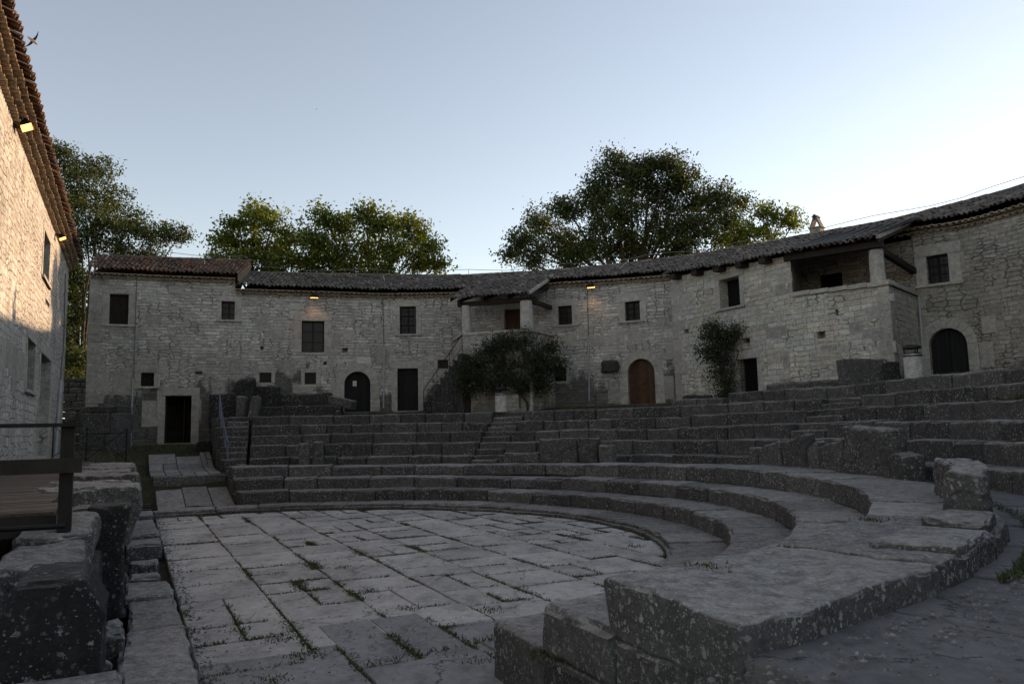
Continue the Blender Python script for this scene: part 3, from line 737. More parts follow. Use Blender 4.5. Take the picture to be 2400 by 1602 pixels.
def quoins(mb,fc,u,z0,z1,dirn,mat=1,out=.012):
    z=z0;k=0
    while z<z1-.2:
        h=random.uniform(.32,.55); h=min(h,z1-z); w=random.uniform(.55,.8) if k%2 else random.uniform(.35,.5)
        a,b=(u,u+w) if dirn>0 else(u-w,u)
        fstone(mb,fc,a,b,z,z+h-.012,out,mat,.02,.006,.05); z+=h;k+=1
bk=main.off(-6.6)
def house_shell(hh,mt,u0,u1,zt,lend=False,rend=False,zb=1.5):
    mb=MB()
    """back wall and gable ends so that the house is closed"""
    wall(mb,bk,lambda u:(ridzA if u*main.L/bk.L<uB-.01 else ridz)(u*ridf.L/bk.L)-1.36,zb,(),max(0,u0*bk.L/main.L),u1*bk.L/main.L)
    for flag,u in((lend,u0),(rend,u1)):
        if flag:
            a=main.pt(u,0); b=main.pt(u,0,-6.6)
            g=Fac([b[:2],a[:2]]) if u==u0 else Fac([a[:2],b[:2]]); pk=flag
            wall(mb,g,lambda q,g=g: zt+ (pk-zt)*(1-abs(q-g.L/2)/(g.L/2)),zb,())
    mb.build('back_wall',M[mt],hh)
# ===== house A: tall left house
hA=empty('farmhouse',main.pt((uA+uB)/2,2.1),'taller grey rubble farmhouse at the left end of the row with reddish roof tiles','house')
rA={'w1':main.rect(256,689,301,760),'w2':main.rect(519,706,555,749),'w3':main.rect(330,873,361,905),'d':main.rect(386,927,448,1038)}
mb=MB(); hl=holes([(459,870,474,877)],main)
wall(mb,main,zeA,1.2,list(rA.values())+hl,uA,uB,depth=.5)
quoins(mb,main,uA,2.6,zeA(uA)-.1,1); ashl(mb,main,[(262,868,318,925),(322,858,372,872),(332,938,380,1000),(203,860,258,925),(455,935,472,985),(340,735,380,760)])
for h in hl: hole_back(mb,main,h)
house_shell(hA,'rub_grey',uA,uB,9.3,lend=10.6,rend=10.6); mb.build('wall',[M['rub_grey'],M['ashlar']],hA)
window(hA,main,rA['w1'],.24,'shutter',lint=.2,sill=.1,label='shuttered window with pale segmental stone surround')
window(hA,main,rA['w2'],.2,'casement'); window(hA,main,rA['w3'],.25,'grille',nu=4,nz=5,pane='pane_green',label='small barred window showing green foliage')
u0,u1,z0,z1=rA['d']; mb=MB(); surround(mb,main,u0,u1,z0,z1,.3,.025,.36); Dd=mb.build('doorway',M['trim'],hA,label='open doorway with pale jambs and a dark passage')
mb=MB(); g2=main.off(-2.2,30)
for (a,b,c,d) in (((u0-.2,-.5),(u0-.2,-2.6),z0-.1,z1+.3),((u1+.2,-2.6),(u1+.2,-.5),z0-.1,z1+.3),((u0-.2,-2.6),(u1+.2,-2.6),z0-.1,z1+.3)):
    p,q=main.pt(a[0],0,a[1]),main.pt(b[0],0,b[1]); L=np.linalg.norm(q-p)
    mb.quad([p[0],p[1],c],[q[0],q[1],c],[q[0],q[1],d],[p[0],p[1],d],0,.5,[(0,c),(L,c),(L,d),(0,d)])
P=[main.pt(u0-.2,z1+.3,-.5),main.pt(u1+.2,z1+.3,-.5),main.pt(u1+.2,z1+.3,-2.6),main.pt(u0-.2,z1+.3,-2.6)]; mb.add(P,[(0,1,2,3)]); P=[p-np.array([0,0,z1-z0+.32]) for p in P]; mb.add(P,[(3,2,1,0)])
mb.build('passage_wall',M['inner'],Dd)
mb=MB(); fbox(mb,main,u0,u0+.06,z0,z1,-.42,-.36); grille(mb,main,u0,u1,z0,z0+(z1-z0)*.7,-.6,2,1,.014); fbox(mb,main,u1-.34,u1-.30,z0,z1-.02,-1.5,-.45); mb.build('iron_gate',M['wood_dark'],Dd)
def roof_part(house,name,eavef,ridgef,t0,t1,mat,drop=True):
    mb=MB(); tiles(mb,lambda t:eavef(t0+(t1-t0)*t),lambda t:ridgef(t0+(t1-t0)*t),mat=0); 
    # ridge tiles
    n=max(2,int(np.linalg.norm(ridgef(t1)-ridgef(t0))/.4))
    for i in range(n):
        a=ridgef(t0+(t1-t0)*i/n); b=ridgef(t0+(t1-t0)*(i+1.1)/n) if i<n-1 else ridgef(t1); j=random.uniform(-.01,.015)
        mb.tube([a+np.array([0,0,.02+j]),b+np.array([0,0,.05+j])],[.10,.085],8)
    return mb
def ev_main(zf,o=.34,dz=.18): return lambda u: main.pt(u,zf(u)+dz,o)
def rg_main(zf): return lambda u: ridf.pt(u*ridf.L/main.L,zf(u*ridf.L/main.L)-.02)
def backslope(mb,rg,u0,u1,drop=1.4):
    n=max(2,int((u1-u0)/1.))
    for i in range(n):
        a=u0+(u1-u0)*i/n; b=u0+(u1-u0)*(i+1)/n
        pa=main.pt(a,0,-6.9); pb=main.pt(b,0,-6.9); ra,rb=rg(a),rg(b); pa[2]=ra[2]-drop; pb[2]=rb[2]-drop
        mb.quad(ra,rb,pb,pa); 
mb=roof_part(hA,'roof',ev_main(zeA),rg_main(ridzA),uA-.15,uB+.12,None); backslope(mb,rg_main(ridzA),uA-.15,uB+.12)
RA=mb.build('roof',M['tile_red'],hA)
mb=MB(); cornice(mb,main,uA,uB,lambda u:zeA(u)-.20,.0,.15,.10,.235); cornice(mb,main,uA,uB,lambda u:zeA(u)-.06,.0,.30,.10,pitch=.235)
bedstrip(mb,main,uA,uB,lambda u:zeA(u)-.12,.03,-.02,.03); bedstrip(mb,main,uA,uB,lambda u:zeA(u)+.02,.03,-.02,.16); mb.build('eave_tiles',M['tile_eave'],RA)
# verge wall at right end of A roof
mb=MB(); e0=ev_main(zeA)(uB+.1); e1=rg_main(ridzA)(uB+.1); 
mb.add([e0+np.array([0,0,-.3]),e1+np.array([0,0,-1.0]),e1+np.array([0,0,.0]),e0+np.array([0,0,.0])],[(0,1,2,3),(3,2,1,0)]); mb.build('gable_verge',M['tile_eave'],RA)
pipe(hA,main,[(312,887),(309,960),(307,1044)],.03,name='downpipe'); pipe(hA,main,[(321,650),(317,760),(313,885)],.015,'pipe_dark',.03,name='conduit')
# ===== house B: long curved middle house
hB=empty('farmhouse',main.pt((uB+uC)/2,3.4),'long low curved grey rubble farmhouse in the middle with a tiled porch','house')
rB={k:main.rect(*v) for k,v in dict(w4=(707,752,760,825),w5=(608,873,636,896),w6=(714,873,741,900),d1=(807,870,868,964),d2=(931.5,863,980,962),w7=(937,718,975,782.5),w8=(1026,843,1051,863),pd=(1182,724,1221.5,800),w9=(1308,716.6,1340.5,761),w10=(1465,706,1500,751),w11=(1293,862,1327,893),d3=(1472,840,1535,946)).items()}
hlB=holes([(610,811,618,819),(802,815,815,825),(758,847,766,855),(1110,910,1120,925)],main)
mb=MB(); wall(mb,main,lambda u:zeB(u)+.02,2.6,list(rB.values())+hlB,uB,uC)
for k in('d1','d3'): archfill(mb,main,rB[k],.3)
for h in hlB: hole_back(mb,main,h)
ashl(mb,main,[(598,735,629,762),(536,842,570,875),(654,842,692,872),(604,855,640,870),(630,770,668,795),(878,767,910,797),(880,816,912,852),(803,772,832,798),(776,790,798,812),(1320,784,1352,812),(1384,785,1418,812),(1424,775,1462,808),(1470,775,1506,806),(1546,744,1570,772),(1556,704,1578,722),(1560,800,1582,842),(1546,880,1580,935),(1425,892,1462,945),(776,900,805,950),(1356,770,1378,795),(686,900,730,920),(1545,815,1556,840)])
house_shell(hB,'rub_grey',uB,uC,9.0); mb.build('wall',[M['rub_grey'],M['ashlar']],hB)
window(hB,main,rB['w4'],.34,'casement',label='largest window with four dark panes',lint=.36,sill=None)
for k in('w5','w6','w8','w11'): window(hB,main,rB[k],.16,'grille',nu=4,nz=4,lint=.2,sill=None)
window(hB,main,rB['w7'],.24,'both',nu=3,nz=5,label='tall barred window with pale surround and sill'); window(hB,main,rB['w9'],.3,'both',nu=3,nz=4,lint=.32); window(hB,main,rB['w10'],.3,'both',nu=3,nz=4,lint=.4)
d1=plank_door(hB,main,rB['d1'],M['wood_black'],6,arch=True,wS=.42,label='black double-leaf arched door with a small warning sign')
plank_door(hB,main,rB['d2'],M['wood_black'],6,label='tall black rectangular plank door'); plank_door(hB,main,rB['d3'],M['wood_brown'],11,arch=True,wS=.36,label='arched door of brown vertical planks'); plank_door(hB,main,rB['pd'],M['wood_brown'],5,wS=.16,label='brown upstairs door behind the porch parapet')
u0,u1,z0,z1=main.rect(827,891.5,835.5,904); mb=MB(); fbox(mb,main,u0,u1,z0,z1,-.235,-.228); sg=mb.build('warning_sign',M['signw'],d1)
mb=MB(); um=(u0+u1)/2; w=(u1-u0); zc=z0+(z1-z0)*.62
mb.add([main.pt(um-w*.38,zc-w*.3,-.226),main.pt(um+w*.38,zc-w*.3,-.226),main.pt(um,zc+w*.38,-.226)],[(0,1,2)]); mb.build('warning_triangle',M['signy'],sg)
mb=MB(); mb.add([main.pt(um-w*.06,zc-w*.16,-.2245),main.pt(um+w*.06,zc-w*.16,-.2245),main.pt(um+w*.04,zc+w*.16,-.2245),main.pt(um-w*.04,zc+w*.16,-.2245)],[(0,1,2,3)])
mb.build('exclamation_mark',M['signk'],sg); mb=MB()
for k in range(3): fbox(mb,main,um-w*.33,um+w*.33,z0+w*(.1+.13*k),z0+w*(.16+.13*k),-.228,-.2255)
mb.build('sign_print',M['signk'],sg)
# roof of B,C,D: continuous ridge, eave pushed forward over C
uCf0,uCf1=main.hit(1583,700)[0],main.hit(2110,600)[0]
def roofB(mb,u0,u1,ef): tiles(mb,lambda t:ef(u0+(u1-u0)*t),lambda t:rg_main(ridz)(u0+(u1-u0)*t)); 
efB=ev_main(zeB)
mb=roof_part(hB,'roof',efB,rg_main(ridz),uB+.02,uC,None); backslope(mb,rg_main(ridz),uB+.14,uC); RB=mb.build('roof',M['tile'],hB)
mb=MB(); cornice(mb,main,uB,uC,lambda u:zeB(u)-.20,.0,.15,.10,.235); cornice(mb,main,uB,uC,lambda u:zeB(u)-.06,.0,.33,.10,.235)
bedstrip(mb,main,uB,uC,lambda u:zeB(u)-.12,.03,-.02,.03); bedstrip(mb,main,uB,uC,lambda u:zeB(u)+.02,.03,-.02,.16); mb.build('eave_tiles',M['tile_eave'],RB)
pipe(hB,main,[(901,812),(899,955)],.035); pipe(hB,main,[(897,690),(900,810)],.016,'pipe_dark',.03,name='conduit'); pipe(hB,main,[(1380,790),(1382,940)],.035); pipe(hB,main,[(1376,665),(1380,788)],.016,'pipe_dark',.03,name='conduit')
# porch of B
FL=onY(1084,800,34.9); FR=onY(1245,800,33.9); uPL=main.hit(1064,800)[0]; uPR=main.hit(1298,800)[0]
BL=main.pt(uPL,0); BR=main.pt(uPR,0); ZP=6.80
pf=Fac([BL[:2],FL[:2],FR[:2],BR[:2]]); pf.smooth=False
mb=MB(); uf0,uf1=pf.U[1],pf.U[2]
pdoor=(uf0+(uf1-uf0)*.80,uf0+(uf1-uf0)*.96,3.3,4.5)
wall(mb,pf,ZP-.13,2.6,[pdoor]); hole_back(mb,pf,pdoor,.34)
quoins(mb,pf,uf0,3.2,ZP-.15,1); 
P=[np.array([*q[:2],ZP-.6]) for q in (BL,FL,FR,BR)]; mb.add(P,[(0,1,2,3)])
PO=mb.build('porch',[M['rub_warm'],M['ashlar']],hB,label='projecting first-floor porch with two pillars and a lean-to tiled roof')
mb=MB()
for a,b in((0,uf0),(uf0,uf1),(uf1,pf.L)):
    n=max(1,int((b-a)/1.2))
    for i in range(n): fstone(mb,pf,a+(b-a)*i/n+.003,a+(b-a)*(i+1)/n-.003,ZP-.13,ZP,.07,0,.015,.003,.3)
mb.build('parapet_cap',M['trim'],PO)
def prism(mb,c,w,z0,z1,sides=4,tw=None,rot=0.,mat=0,res=6):
    tw=w if tw is None else tw; pts=[]
    vs=[];fs=[]
    for j in range(res+1):
        f=j/res; ww=w+(tw-w)*f; z=z0+(z1-z0)*f
        for k in range(sides):
            a=rot+2*math.pi*(k+.5)/sides; nz=noise.noise(Vector((c[0]*3+math.cos(a),c[1]*3+math.sin(a),z*2)))*.02
            vs.append((c[0]+(ww+nz)*math.cos(a),c[1]+(ww+nz)*math.sin(a),z))
    for j in range(res):
        for k in range(sides): k2=(k+1)%sides; fs.append((j*sides+k,j*sides+k2,(j+1)*sides+k2,(j+1)*sides+k))
    fs.append(tuple(res*sides+k for k in range(sides))); mb.add(vs,fs,mat)
pdir=math.atan2(FR[1]-FL[1],FR[0]-FL[0])
ZB=8.05
for x,Y,w in((1093,35.0,.22),(1234,34.05,.29)):
    mb=MB(); prism(mb,onY(x,740,Y),w,ZP,ZB,12,w*.95,pdir); mb.build('pillar',M['trim'],PO)
def bar(mb,a,b,w,h,mat=0):
    a=np.array(a,float);b=np.array(b,float);d=b-a;L=np.linalg.norm(d);d/=L;sd=np.cross(d,[0,0,1.]);sd/=np.linalg.norm(sd);u=np.cross(sd,d)
    mb.box(a-sd*w/2-u*h/2,d*L,sd*w,u*h,mat)
mb=MB(); d=(FR-FL);d[2]=0;d/=np.linalg.norm(d); nf=np.array([d[1],-d[0],0])
A0=np.array([*FL[:2],ZB+.08])-d*.25+nf*(-.15); A1=np.array([*FR[:2],ZB+.08])+d*.3+nf*(-.15); bar(mb,A0,A1,.2,.2)
for t in (.05,.35,.65,.95):
    p=A0+(A1-A0)*t; bar(mb,p+nf*.42+np.array([0,0,.08]),p-nf*2.8+np.array([0,0,1.0]),.13,.14)
bar(mb,np.array([*FL[:2],ZB-.15])-nf*.1,np.array([*BL[:2],ZB-.75])+d*.5,.15,.17); bar(mb,np.array([*FR[:2],ZB])-nf*.1,np.array([*BR[:2],ZB+.02])-d*.1,.16,.18)
mb.build('roof_beam',M['beam'],PO)
mb=MB(); pe0=np.array([*FL[:2],ZB+.28])-d*.4+nf*.42; pe1=np.array([*FR[:2],ZB+.28])+d*.05+nf*.42
uP0=main.hit(1100,700)[0]; uP1=main.hit(1288,700)[0]
def pr(t): u=uP0+(uP1-uP0)*t; f=.22; e=efB(u); g=rg_main(ridz)(u); return e+(g-e)*f+np.array([0,0,.08])
tiles(mb,lambda t:pe0+(pe1-pe0)*t,pr)
for t in(0,1):
    a=(pe0,pe1)[t]; b=pr(t); dd=np.array([0,0,-.16]); mb.add([a,b,b+dd,a+dd],[(0,1,2,3),(3,2,1,0)],0,.3)
mb.build('porch_roof',M['tile'],PO)
mb=MB(); a=pe1+np.array([0,0,-.02]); b=pr(1)+np.array([0,0,-.02]); bar(mb,a+(b-a)*.02,b,.12,.13); mb.build('verge_strip',M['trim'],PO)
# ===== house C
hC=empty('farmhouse',cf.pt(cf.L*.45,3.6),'buff stone farmhouse projecting at the right with a corner loggia and long sagging tiled roof','house')
uL=cf.hit(1858,700)[0]
rC={k:cf.rect(*v) for k,v in dict(w=(1687,651,1734,720),g=(1729,840,1776,918)).items()}
hlC=holes([(1737,792,1758,805),(1914,776,1935,793),(1958,725,1965,739),(1603,771,1614,780)],cf)
ZCp=zline(cf,[(1861,694),(2101,665)])
mb=MB(); wall(mb,cf,lambda u: zeC(u)+.05 if u<uL else ZCp(u)-.01,2.7,list(rC.values())+hlC,0,cf.L,cuts=(uL-.01,uL))
for h in hlC: hole_back(mb,cf,h)
sideU=main.hit(2147,690)[0]; CR=cf.pt(cf.L,0); SB=main.pt(sideU,0); zcr=ZCp(cf.L)
sf=Fac([CR[:2],SB[:2]]); wall(mb,sf,zcr-.01,2.7,(),uoff=40)
sl=Fac([main.pt(uC,0)[:2],cf.pt(0,0)[:2]]); wall(mb,sl,lambda u:8.9,2.6,(),uoff=30)
quoins(mb,cf,0.,3.3,zeC(0)-.1,1,out=.015); quoins(mb,cf,cf.L,3.6,zcr-.15,-1,out=.015); quoins(mb,sf,0.,3.6,zcr-.15,1,out=.015)
# loggia inside: left cheek wall and floor
ml=cf.pt(uL,0); mlb=main.pt(main.hit(1880,700)[0],0); lw=Fac([ml[:2],mlb[:2]]); lw2=Fac([mlb[:2],ml[:2]])
ashl(mb,cf,[(1590,688,1624,715),(1700,765,1722,785),(1835,830,1866,862),(1818,665,1856,690),(1820,640,1856,664),(1795,765,1842,790),(1900,890,1960,903),(2056,690,2096,708),(1990,755,2024,780),(2020,770,2060,792),(1924,808,1962,822),(2060,800,2100,828)])
house_shell(hC,'rub_warm',uC,uD,8.9); mb.build('wall',[M['rub_warm'],M['ashlar']],hC)
window(hC,cf,rC['w'],.24,'none',inset=.4,lint=.2,sill=.09,pane='black',label='open black window with pale jambs')  # no glass: a black sheet paints the dark room behind
u0,u1,z0,z1=rC['g']; mb=MB(); surround(mb,cf,u0,u1,z0,z1,.22,.015,.26); G=mb.build('grated_door',M['trim'],hC,label='low doorway closed by a square iron grid')
mb=MB(); grille(mb,cf,u0,u1,z0,z1,-.1,7,10,.009); mb.build('grille',M['iron'],G); mb=MB(); fbox(mb,cf,u0,u1,z0,z1,-.4,-.38); mb.build('pane',M['black'],G)  # no glass: the black sheet paints the dark behind the grid
mb=MB()
n=5
for i in range(n): 
    a=uL+(cf.L-uL)*i/n; b=uL+(cf.L-uL)*(i+1)/n; zz=ZCp((a+b)/2); fstone(mb,cf,a+.003,b-.003+(.06 if i==n-1 else 0),zz-.01,zz+.15,.08,0,.015,.003,.34)
for i in range(2): fstone(mb,sf,sf.L*i/2+.003,sf.L*(i+1)/2-.003,zcr-.01,zcr+.15,.08,0,.015,.003,.34)
mb.build('parapet_cap',M['trim'],hC)
pc=cf.pt(cf.L-.42,0,-.2); mb=MB(); zc1=cf.hit(2079,578)[1]; prism(mb,pc,.25,zcr+.15,zc1,14,.22); mb.build('pillar',M['trim'],hC,label='round pale pillar at the loggia corner')
# loggia back window (set in the main wall line)
uw0,uw1,zw0,zw1=main.rect(1921,641,1975,690)
mb=MB(); wall(mb,lw2,lambda u:8.7,ZCp(uL)-1.0,(),uoff=20)
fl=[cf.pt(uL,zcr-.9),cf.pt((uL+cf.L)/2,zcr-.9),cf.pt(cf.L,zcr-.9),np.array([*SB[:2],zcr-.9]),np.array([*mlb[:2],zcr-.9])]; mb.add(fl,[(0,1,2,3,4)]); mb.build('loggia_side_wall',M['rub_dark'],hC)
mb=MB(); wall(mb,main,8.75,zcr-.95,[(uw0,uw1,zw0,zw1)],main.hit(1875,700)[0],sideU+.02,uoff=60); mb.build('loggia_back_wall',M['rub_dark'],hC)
mb=MB(); fbox(mb,main,uw0,uw1,zw0,zw1,-.2,-.18); W=mb.build('window',M['black'],hC,label='dark barred window at the back of the loggia'); mb=MB(); grille(mb,main,uw0,uw1,zw0,zw1,-.06,6,3,.012); mb.build('grille',M['iron'],W)
# roof C
cfo=cf.off(.45,40)
zeCr=zline(cfo,[(1580,640),(1735,618),(1857,593),(1960,577),(2097,548)])
def efC(u):
    t=max(0,min(1,(u-uC)/(uD-.55-uC))); uu=t*cfo.L; return cfo.pt(uu,zeCr(uu)+.05)
mb=roof_part(hC,'roof',efC,rg_main(ridz),uC,uD-.55,None); backslope(mb,rg_main(ridz),uC,uD)
a=efC(uD-.55); b=rg_main(ridz)(uD-.55); dd=np.array([0,0,-.2]); mb.add([a,b,b+dd,a+dd],[(0,1,2,3),(3,2,1,0)],0,.3)
a=efC(uC); b=efB(uC); g=rg_main(ridz)(uC); mb.add([a,b,g],[(0,1,2),(2,1,0)],0,.3)
RC=mb.build('roof',M['tile'],hC)
mb=MB(); bar(mb,efC(uD-.55)+np.array([0,0,-.02]),efC(uD-.55)*.35+rg_main(ridz)(uD-.55)*.65,.12,.12); mb.build('verge_strip',M['trim'],RC)
mb=MB()
for (x,y) in ((1592,648),(1643,640),(1695,631),(1748,621),(1803,612)):
    u,z=cf.hit(x,y); z=zeC(u)-.02; mb=MB(); fbox(mb,cf,u-.16,u+.16,z-.1,z+.1,-.3,.4); mb.build('beam_end',M['beam'],RC)
mb=MB()
p0=cf.pt(uL,0,.1); 
za=cf.hit(1862,603)[1]; zb=cf.hit(2090,566)[1]
bar(mb,np.array([*cf.pt(uL-.2,0,.0)[:2],za+.02]),np.array([*cf.pt(cf.L-.1,0,.0)[:2],zb+.0]),.22,.22)
for i in range(7):
    u=uL+(cf.L-uL)*(i+.3)/7; z=za+(zb-za)*(i+.3)/7; p=cf.pt(u,z+.16,.4); q=cf.pt(u,z+1.2,-2.6); bar(mb,p,q,.12,.13)
bar(mb,np.array([*pc[:2],zc1+.1]),np.array([*SB[:2],zc1-.35]),.18,.2)
# boarded soffit
for i in range(6):
    a=uL+(cf.L-uL)*i/6; b=uL+(cf.L-uL)*(i+1)/6; z=lambda u:za+(zb-za)*(u-uL)/(cf.L-uL)
    mb.add([cf.pt(a,z(a)+.24,.42),cf.pt(b,z(b)+.24,.42),cf.pt(b,z(b)+1.35,-3.),cf.pt(a,z(a)+1.35,-3.)],[(0,1,2,3),(3,2,1,0)])
mb.build('roof_beam',M['beam'],RC)
# chimney on C's ridge
mb=MB(); uch=ridf.hit(1915,545)[0]; zb_=ridz(uch); cp=ridf.pt(uch,0); tx=ridf.pt(uch+.1,0)-cp; tx/=np.linalg.norm(tx); ny=np.array([tx[1],-tx[0],0])
kc=.66
def cw(a,b,z): return cp+tx*a*kc+ny*b*kc+np.array([0,0,zb_+z*kc])
mb.box(cw(-.36,-.3,-.6),tx*.72*kc,ny*.6*kc,[0,0,.95*kc]); mb.box(cw(-.42,-.36,.35),tx*.84*kc,ny*.72*kc,[0,0,.07*kc])
for sg_ in(-1,1):
    a=cw(sg_*.34,0,.40); b=cw(sg_*.05,0,1.1); bar(mb,a,b,.5*kc,.07)
mb.box(cw(-.17,-.3,1.08),tx*.34*kc,ny*.6*kc,[0,0,.05]); mb.tube([cw(0,-.3,1.17),cw(0,.3,1.17)],.07,8)
mb.build('chimney',M['tile'],RC,label='small chimney with an open gabled cap')
# ===== house D
hD=empty('farmhouse',main.pt(uD+4,3.9),'brown rubble farmhouse at far right with a barred window above a black arched door','house')
rD={'w':main.rect(2172.5,597,2224,664),'d':main.rect(2179,768,2269,884)}
mb=MB(); wall(mb,main,lambda u:zeD(u)+.02,2.8,list(rD.values()),sideU-.02,uE); archfill(mb,main,rD['d'],.3)
ashl(mb,main,[(2300,740,2335,780),(2296,800,2330,860),(2144,640,2168,660),(2240,600,2262,640),(2148,700,2170,722)])
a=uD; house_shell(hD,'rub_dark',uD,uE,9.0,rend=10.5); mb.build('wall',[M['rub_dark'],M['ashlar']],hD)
window(hD,main,rD['w'],.38,'both',nu=3,nz=4,inset=.18,lint=.4,sill=.1,label='barred window with open shutters and pale jambs'); plank_door(hD,main,rD['d'],M['wood_black'],8,arch=True,wS=.34,label='black arched double door',two=True)
efD=ev_main(zeD); mb=roof_part(hD,'roof',efD,rg_main(ridz),uD-.5,uE,None); backslope(mb,rg_main(ridz),uD,uE); RD=mb.build('roof',M['tile'],hD)
mb=MB(); cornice(mb,main,uD-.3,uE,lambda u:zeD(u)-.20,.0,.15,.10,.235); cornice(mb,main,uD-.3,uE,lambda u:zeD(u)-.06,.0,.33,.10,.235); bedstrip(mb,main,uD-.3,uE,lambda u:zeD(u)-.12,.03,-.02,.03); bedstrip(mb,main,uD-.3,uE,lambda u:zeD(u)+.02,.03,-.02,.16)
mb.build('eave_tiles',M['tile_eave'],RD)
pipe(hD,main,[(2155,695),(2168,879)],.035); pipe(hD,main,[(2134,520),(2150,690)],.016,'pipe_dark',.03,name='conduit')
# ===== left building (stage side)
LC=onY(153,800,31.); DL=3.2
lf=Fac([ (LC[:2]-D2*30.),(LC[:2]-D2*15.),LC[:2] ])   # travelling away; visible side is on its right (+n)
lf.smooth=False
def lhit(x,y): return lf.hit(x,y)
zl=lf.hit(120,528)[1]; ZL=lf.hit(152,612)[1]; ZL2=lf.hit(20,244)[1]
ZLf=lambda u:(ZL+ZL2)/2
def lrect(x0,x1,xc,y0,y1):
    u0=lf.hit(x0,800)[0];u1=lf.hit(x1,800)[0]; return (u0,u1,lf.hit(xc,y1)[1],lf.hit(xc,y0)[1])
rL={'w1':lrect(91,107,99,528,645),'w2':lrect(64,83,74,800,918),'d':lrect(97,121,109,838,1066)}
hE=empty('stone_building',lf.pt(lf.L*.6,1.5),'tall pale rubble building on the left edge with triple-stepped tile eaves, lit by low sun','house')
mb=MB(); ZE=ZLf(0); wall(mb,lf,ZE,-.1,list(rL.values())+[lrect(102,112,107,697,709)],depth=.45)
hole_back(mb,lf,lrect(102,112,107,697,709),.4)
bp=LC[:2]-N2*9.; eg=Fac([LC[:2],bp]); wall(mb,eg,lambda u:ZE+2.2*(1-abs(u-4.5)/4.5),-.1,())
ff=Fac([lf.P[0]-N2*9,lf.P[0]]); wall(mb,ff,lambda u:ZE+2.2*(1-abs(u-4.5)/4.5),-.1,())
bb=Fac([bp,lf.P[0]-N2*9]); wall(mb,bb,ZE,-.1,())
quoins(mb,lf,lf.L,1.,ZE-.2,-1,out=.02); quoins(mb,eg,0,1.,ZE-.2,1,out=.02)
for k in range(7): u=lf.hit(5+k*9,900)[0]; fstone(mb,lf,u-.4,u+.25,4.0-random.random()*.6,4.6,.01,1,.02,.006)
mb.build('wall',[M['rub_left'],M['ashlar']],hE)
for k,sty in(('w1','casement'),('w2','casement')): window(hE,lf,rL[k],.18,sty,inset=.3,lint=.25)
plank_door(hE,lf,rL['d'],M['wood_dark'],5,inset=.36,wS=.26,label='tall dark door near the far corner')
mb=MB()
for q in range(3):
    o1=.13+.12*q; zz=ZE-.02+.125*q
    cornice(mb,lf,0,lf.L+.1,lambda u,zz=zz:zz,-.02,o1,.095,.215,th=.018); bedstrip(mb,lf,0,lf.L+.1,lambda u,zz=zz:zz+.088,.03,-.02,o1-.05)
REv=mb.build('eave_tiles',M['tile_left'],hE)
mb=MB(); e=lambda t:lf.pt(lf.L*t+.12*t,ZE+.36,.47); g=lambda t:lf.pt(lf.L*t+.12*t,ZE+2.5,-4.5); tiles(mb,e,g,pitch=.215,rowl=.38,h=.085)
mb.quad(g(0),g(1),lf.pt(lf.L,ZE+.2,-9.4),lf.pt(0,ZE+.2,-9.4)); a,b=e(1),g(1); mb.add([a,b,b-np.array([0,0,.25]),a-np.array([0,0,.12])],[(0,1,2,3),(3,2,1,0)],0,.4)
mb.build('roof',M['tile_red'],hE)
pipe(hE,lf,[(150,640),(146,800),(138,890)],.02,'pipe_dark',.05,name='conduit'); pipe(hE,lf,[(137,892),(124,1066)],.05,'pipe',.08)
# ------------------------------------------------------------------ floodlights
def floodlight(P,dirv,sc,label,arm,spot=6.):
    """box head hung on a bracket: P lamp head centre, dirv outward unit (plan)"""
    P=np.array(P); dv=np.array([dirv[0],dirv[1],0.]); sd=np.array([-dv[1],dv[0],0.])
    E_=empty('floodlight',P,label,'floodlight','warm floodlights under the eaves')
    mb=MB(); w,dp,hh=.17*sc,.20*sc,.085*sc; fd=(dv*.42+np.array([0,0,-.9])); fd/=np.linalg.norm(fd); up=np.cross(sd,fd); up/=np.linalg.norm(up)
    if up[2]<0: up=-up
    b=[P-sd*w*.6-up*hh*.5-fd*.02,P+sd*w*.6-up*hh*.5-fd*.02,P+sd*w*.6+up*hh*.5-fd*.02,P-sd*w*.6+up*hh*.5-fd*.02]
    f=[P-sd*w-up*hh+fd*dp*.55,P+sd*w-up*hh+fd*dp*.55,P+sd*w+up*hh+fd*dp*.55,P-sd*w+up*hh+fd*dp*.55]
    mb.add(b+f,[(3,2,1,0),(0,1,5,4),(1,2,6,5),(2,3,7,6),(3,0,4,7)])
    mb.box(f[3]-up*.0,sd*2*w,fd*dp*.35,up*.015)
    mb.build('housing',M['lamp_body'],E_)
    mb=MB(); g=[q-fd*.012+ (P+fd*dp*.55-q)*.08 for q in f]; mb.add(g,[(0,1,2,3),(3,2,1,0)]); mb.build('lamp_glass',M['glow'],E_)
    mb=MB(); mb.tube([P-fd*.0+sd*w*.7,P-dv*.05*sc+sd*w*.5,P-dv*arm+sd*.05],.014*sc,6); mb.tube([P-fd*.0-sd*w*.7,P-dv*.05*sc-sd*w*.5,P-dv*arm-sd*.05],.014*sc,6)
    mb.tube([P-dv*arm+np.array([0,0,-.10]),P-dv*arm+np.array([0,0,.10])],.03,6); mb.build('bracket',M['iron'],E_)
    if spot:
        l=bpy.data.lights.new('floodlight_lamp','SPOT'); l.energy=spot; l.color=(1,.55,.25); l.spot_size=R_(120); l.spot_blend=.8; l.shadow_soft_size=.05
        lo=bpy.data.objects.new('floodlight_lamp',l); COL.objects.link(lo); lo.location=Vector(P+fd*(dp+.06)); lo.rotation_euler=Vector(-(fd-dv*.5)).to_track_quat('Z','Y').to_euler()
    return E_
u,z=main.hit(736,694); floodlight(main.pt(u,z,.32),main.nrm(u),1.15,'small glowing floodlight above the largest window of the middle farmhouse',.30)
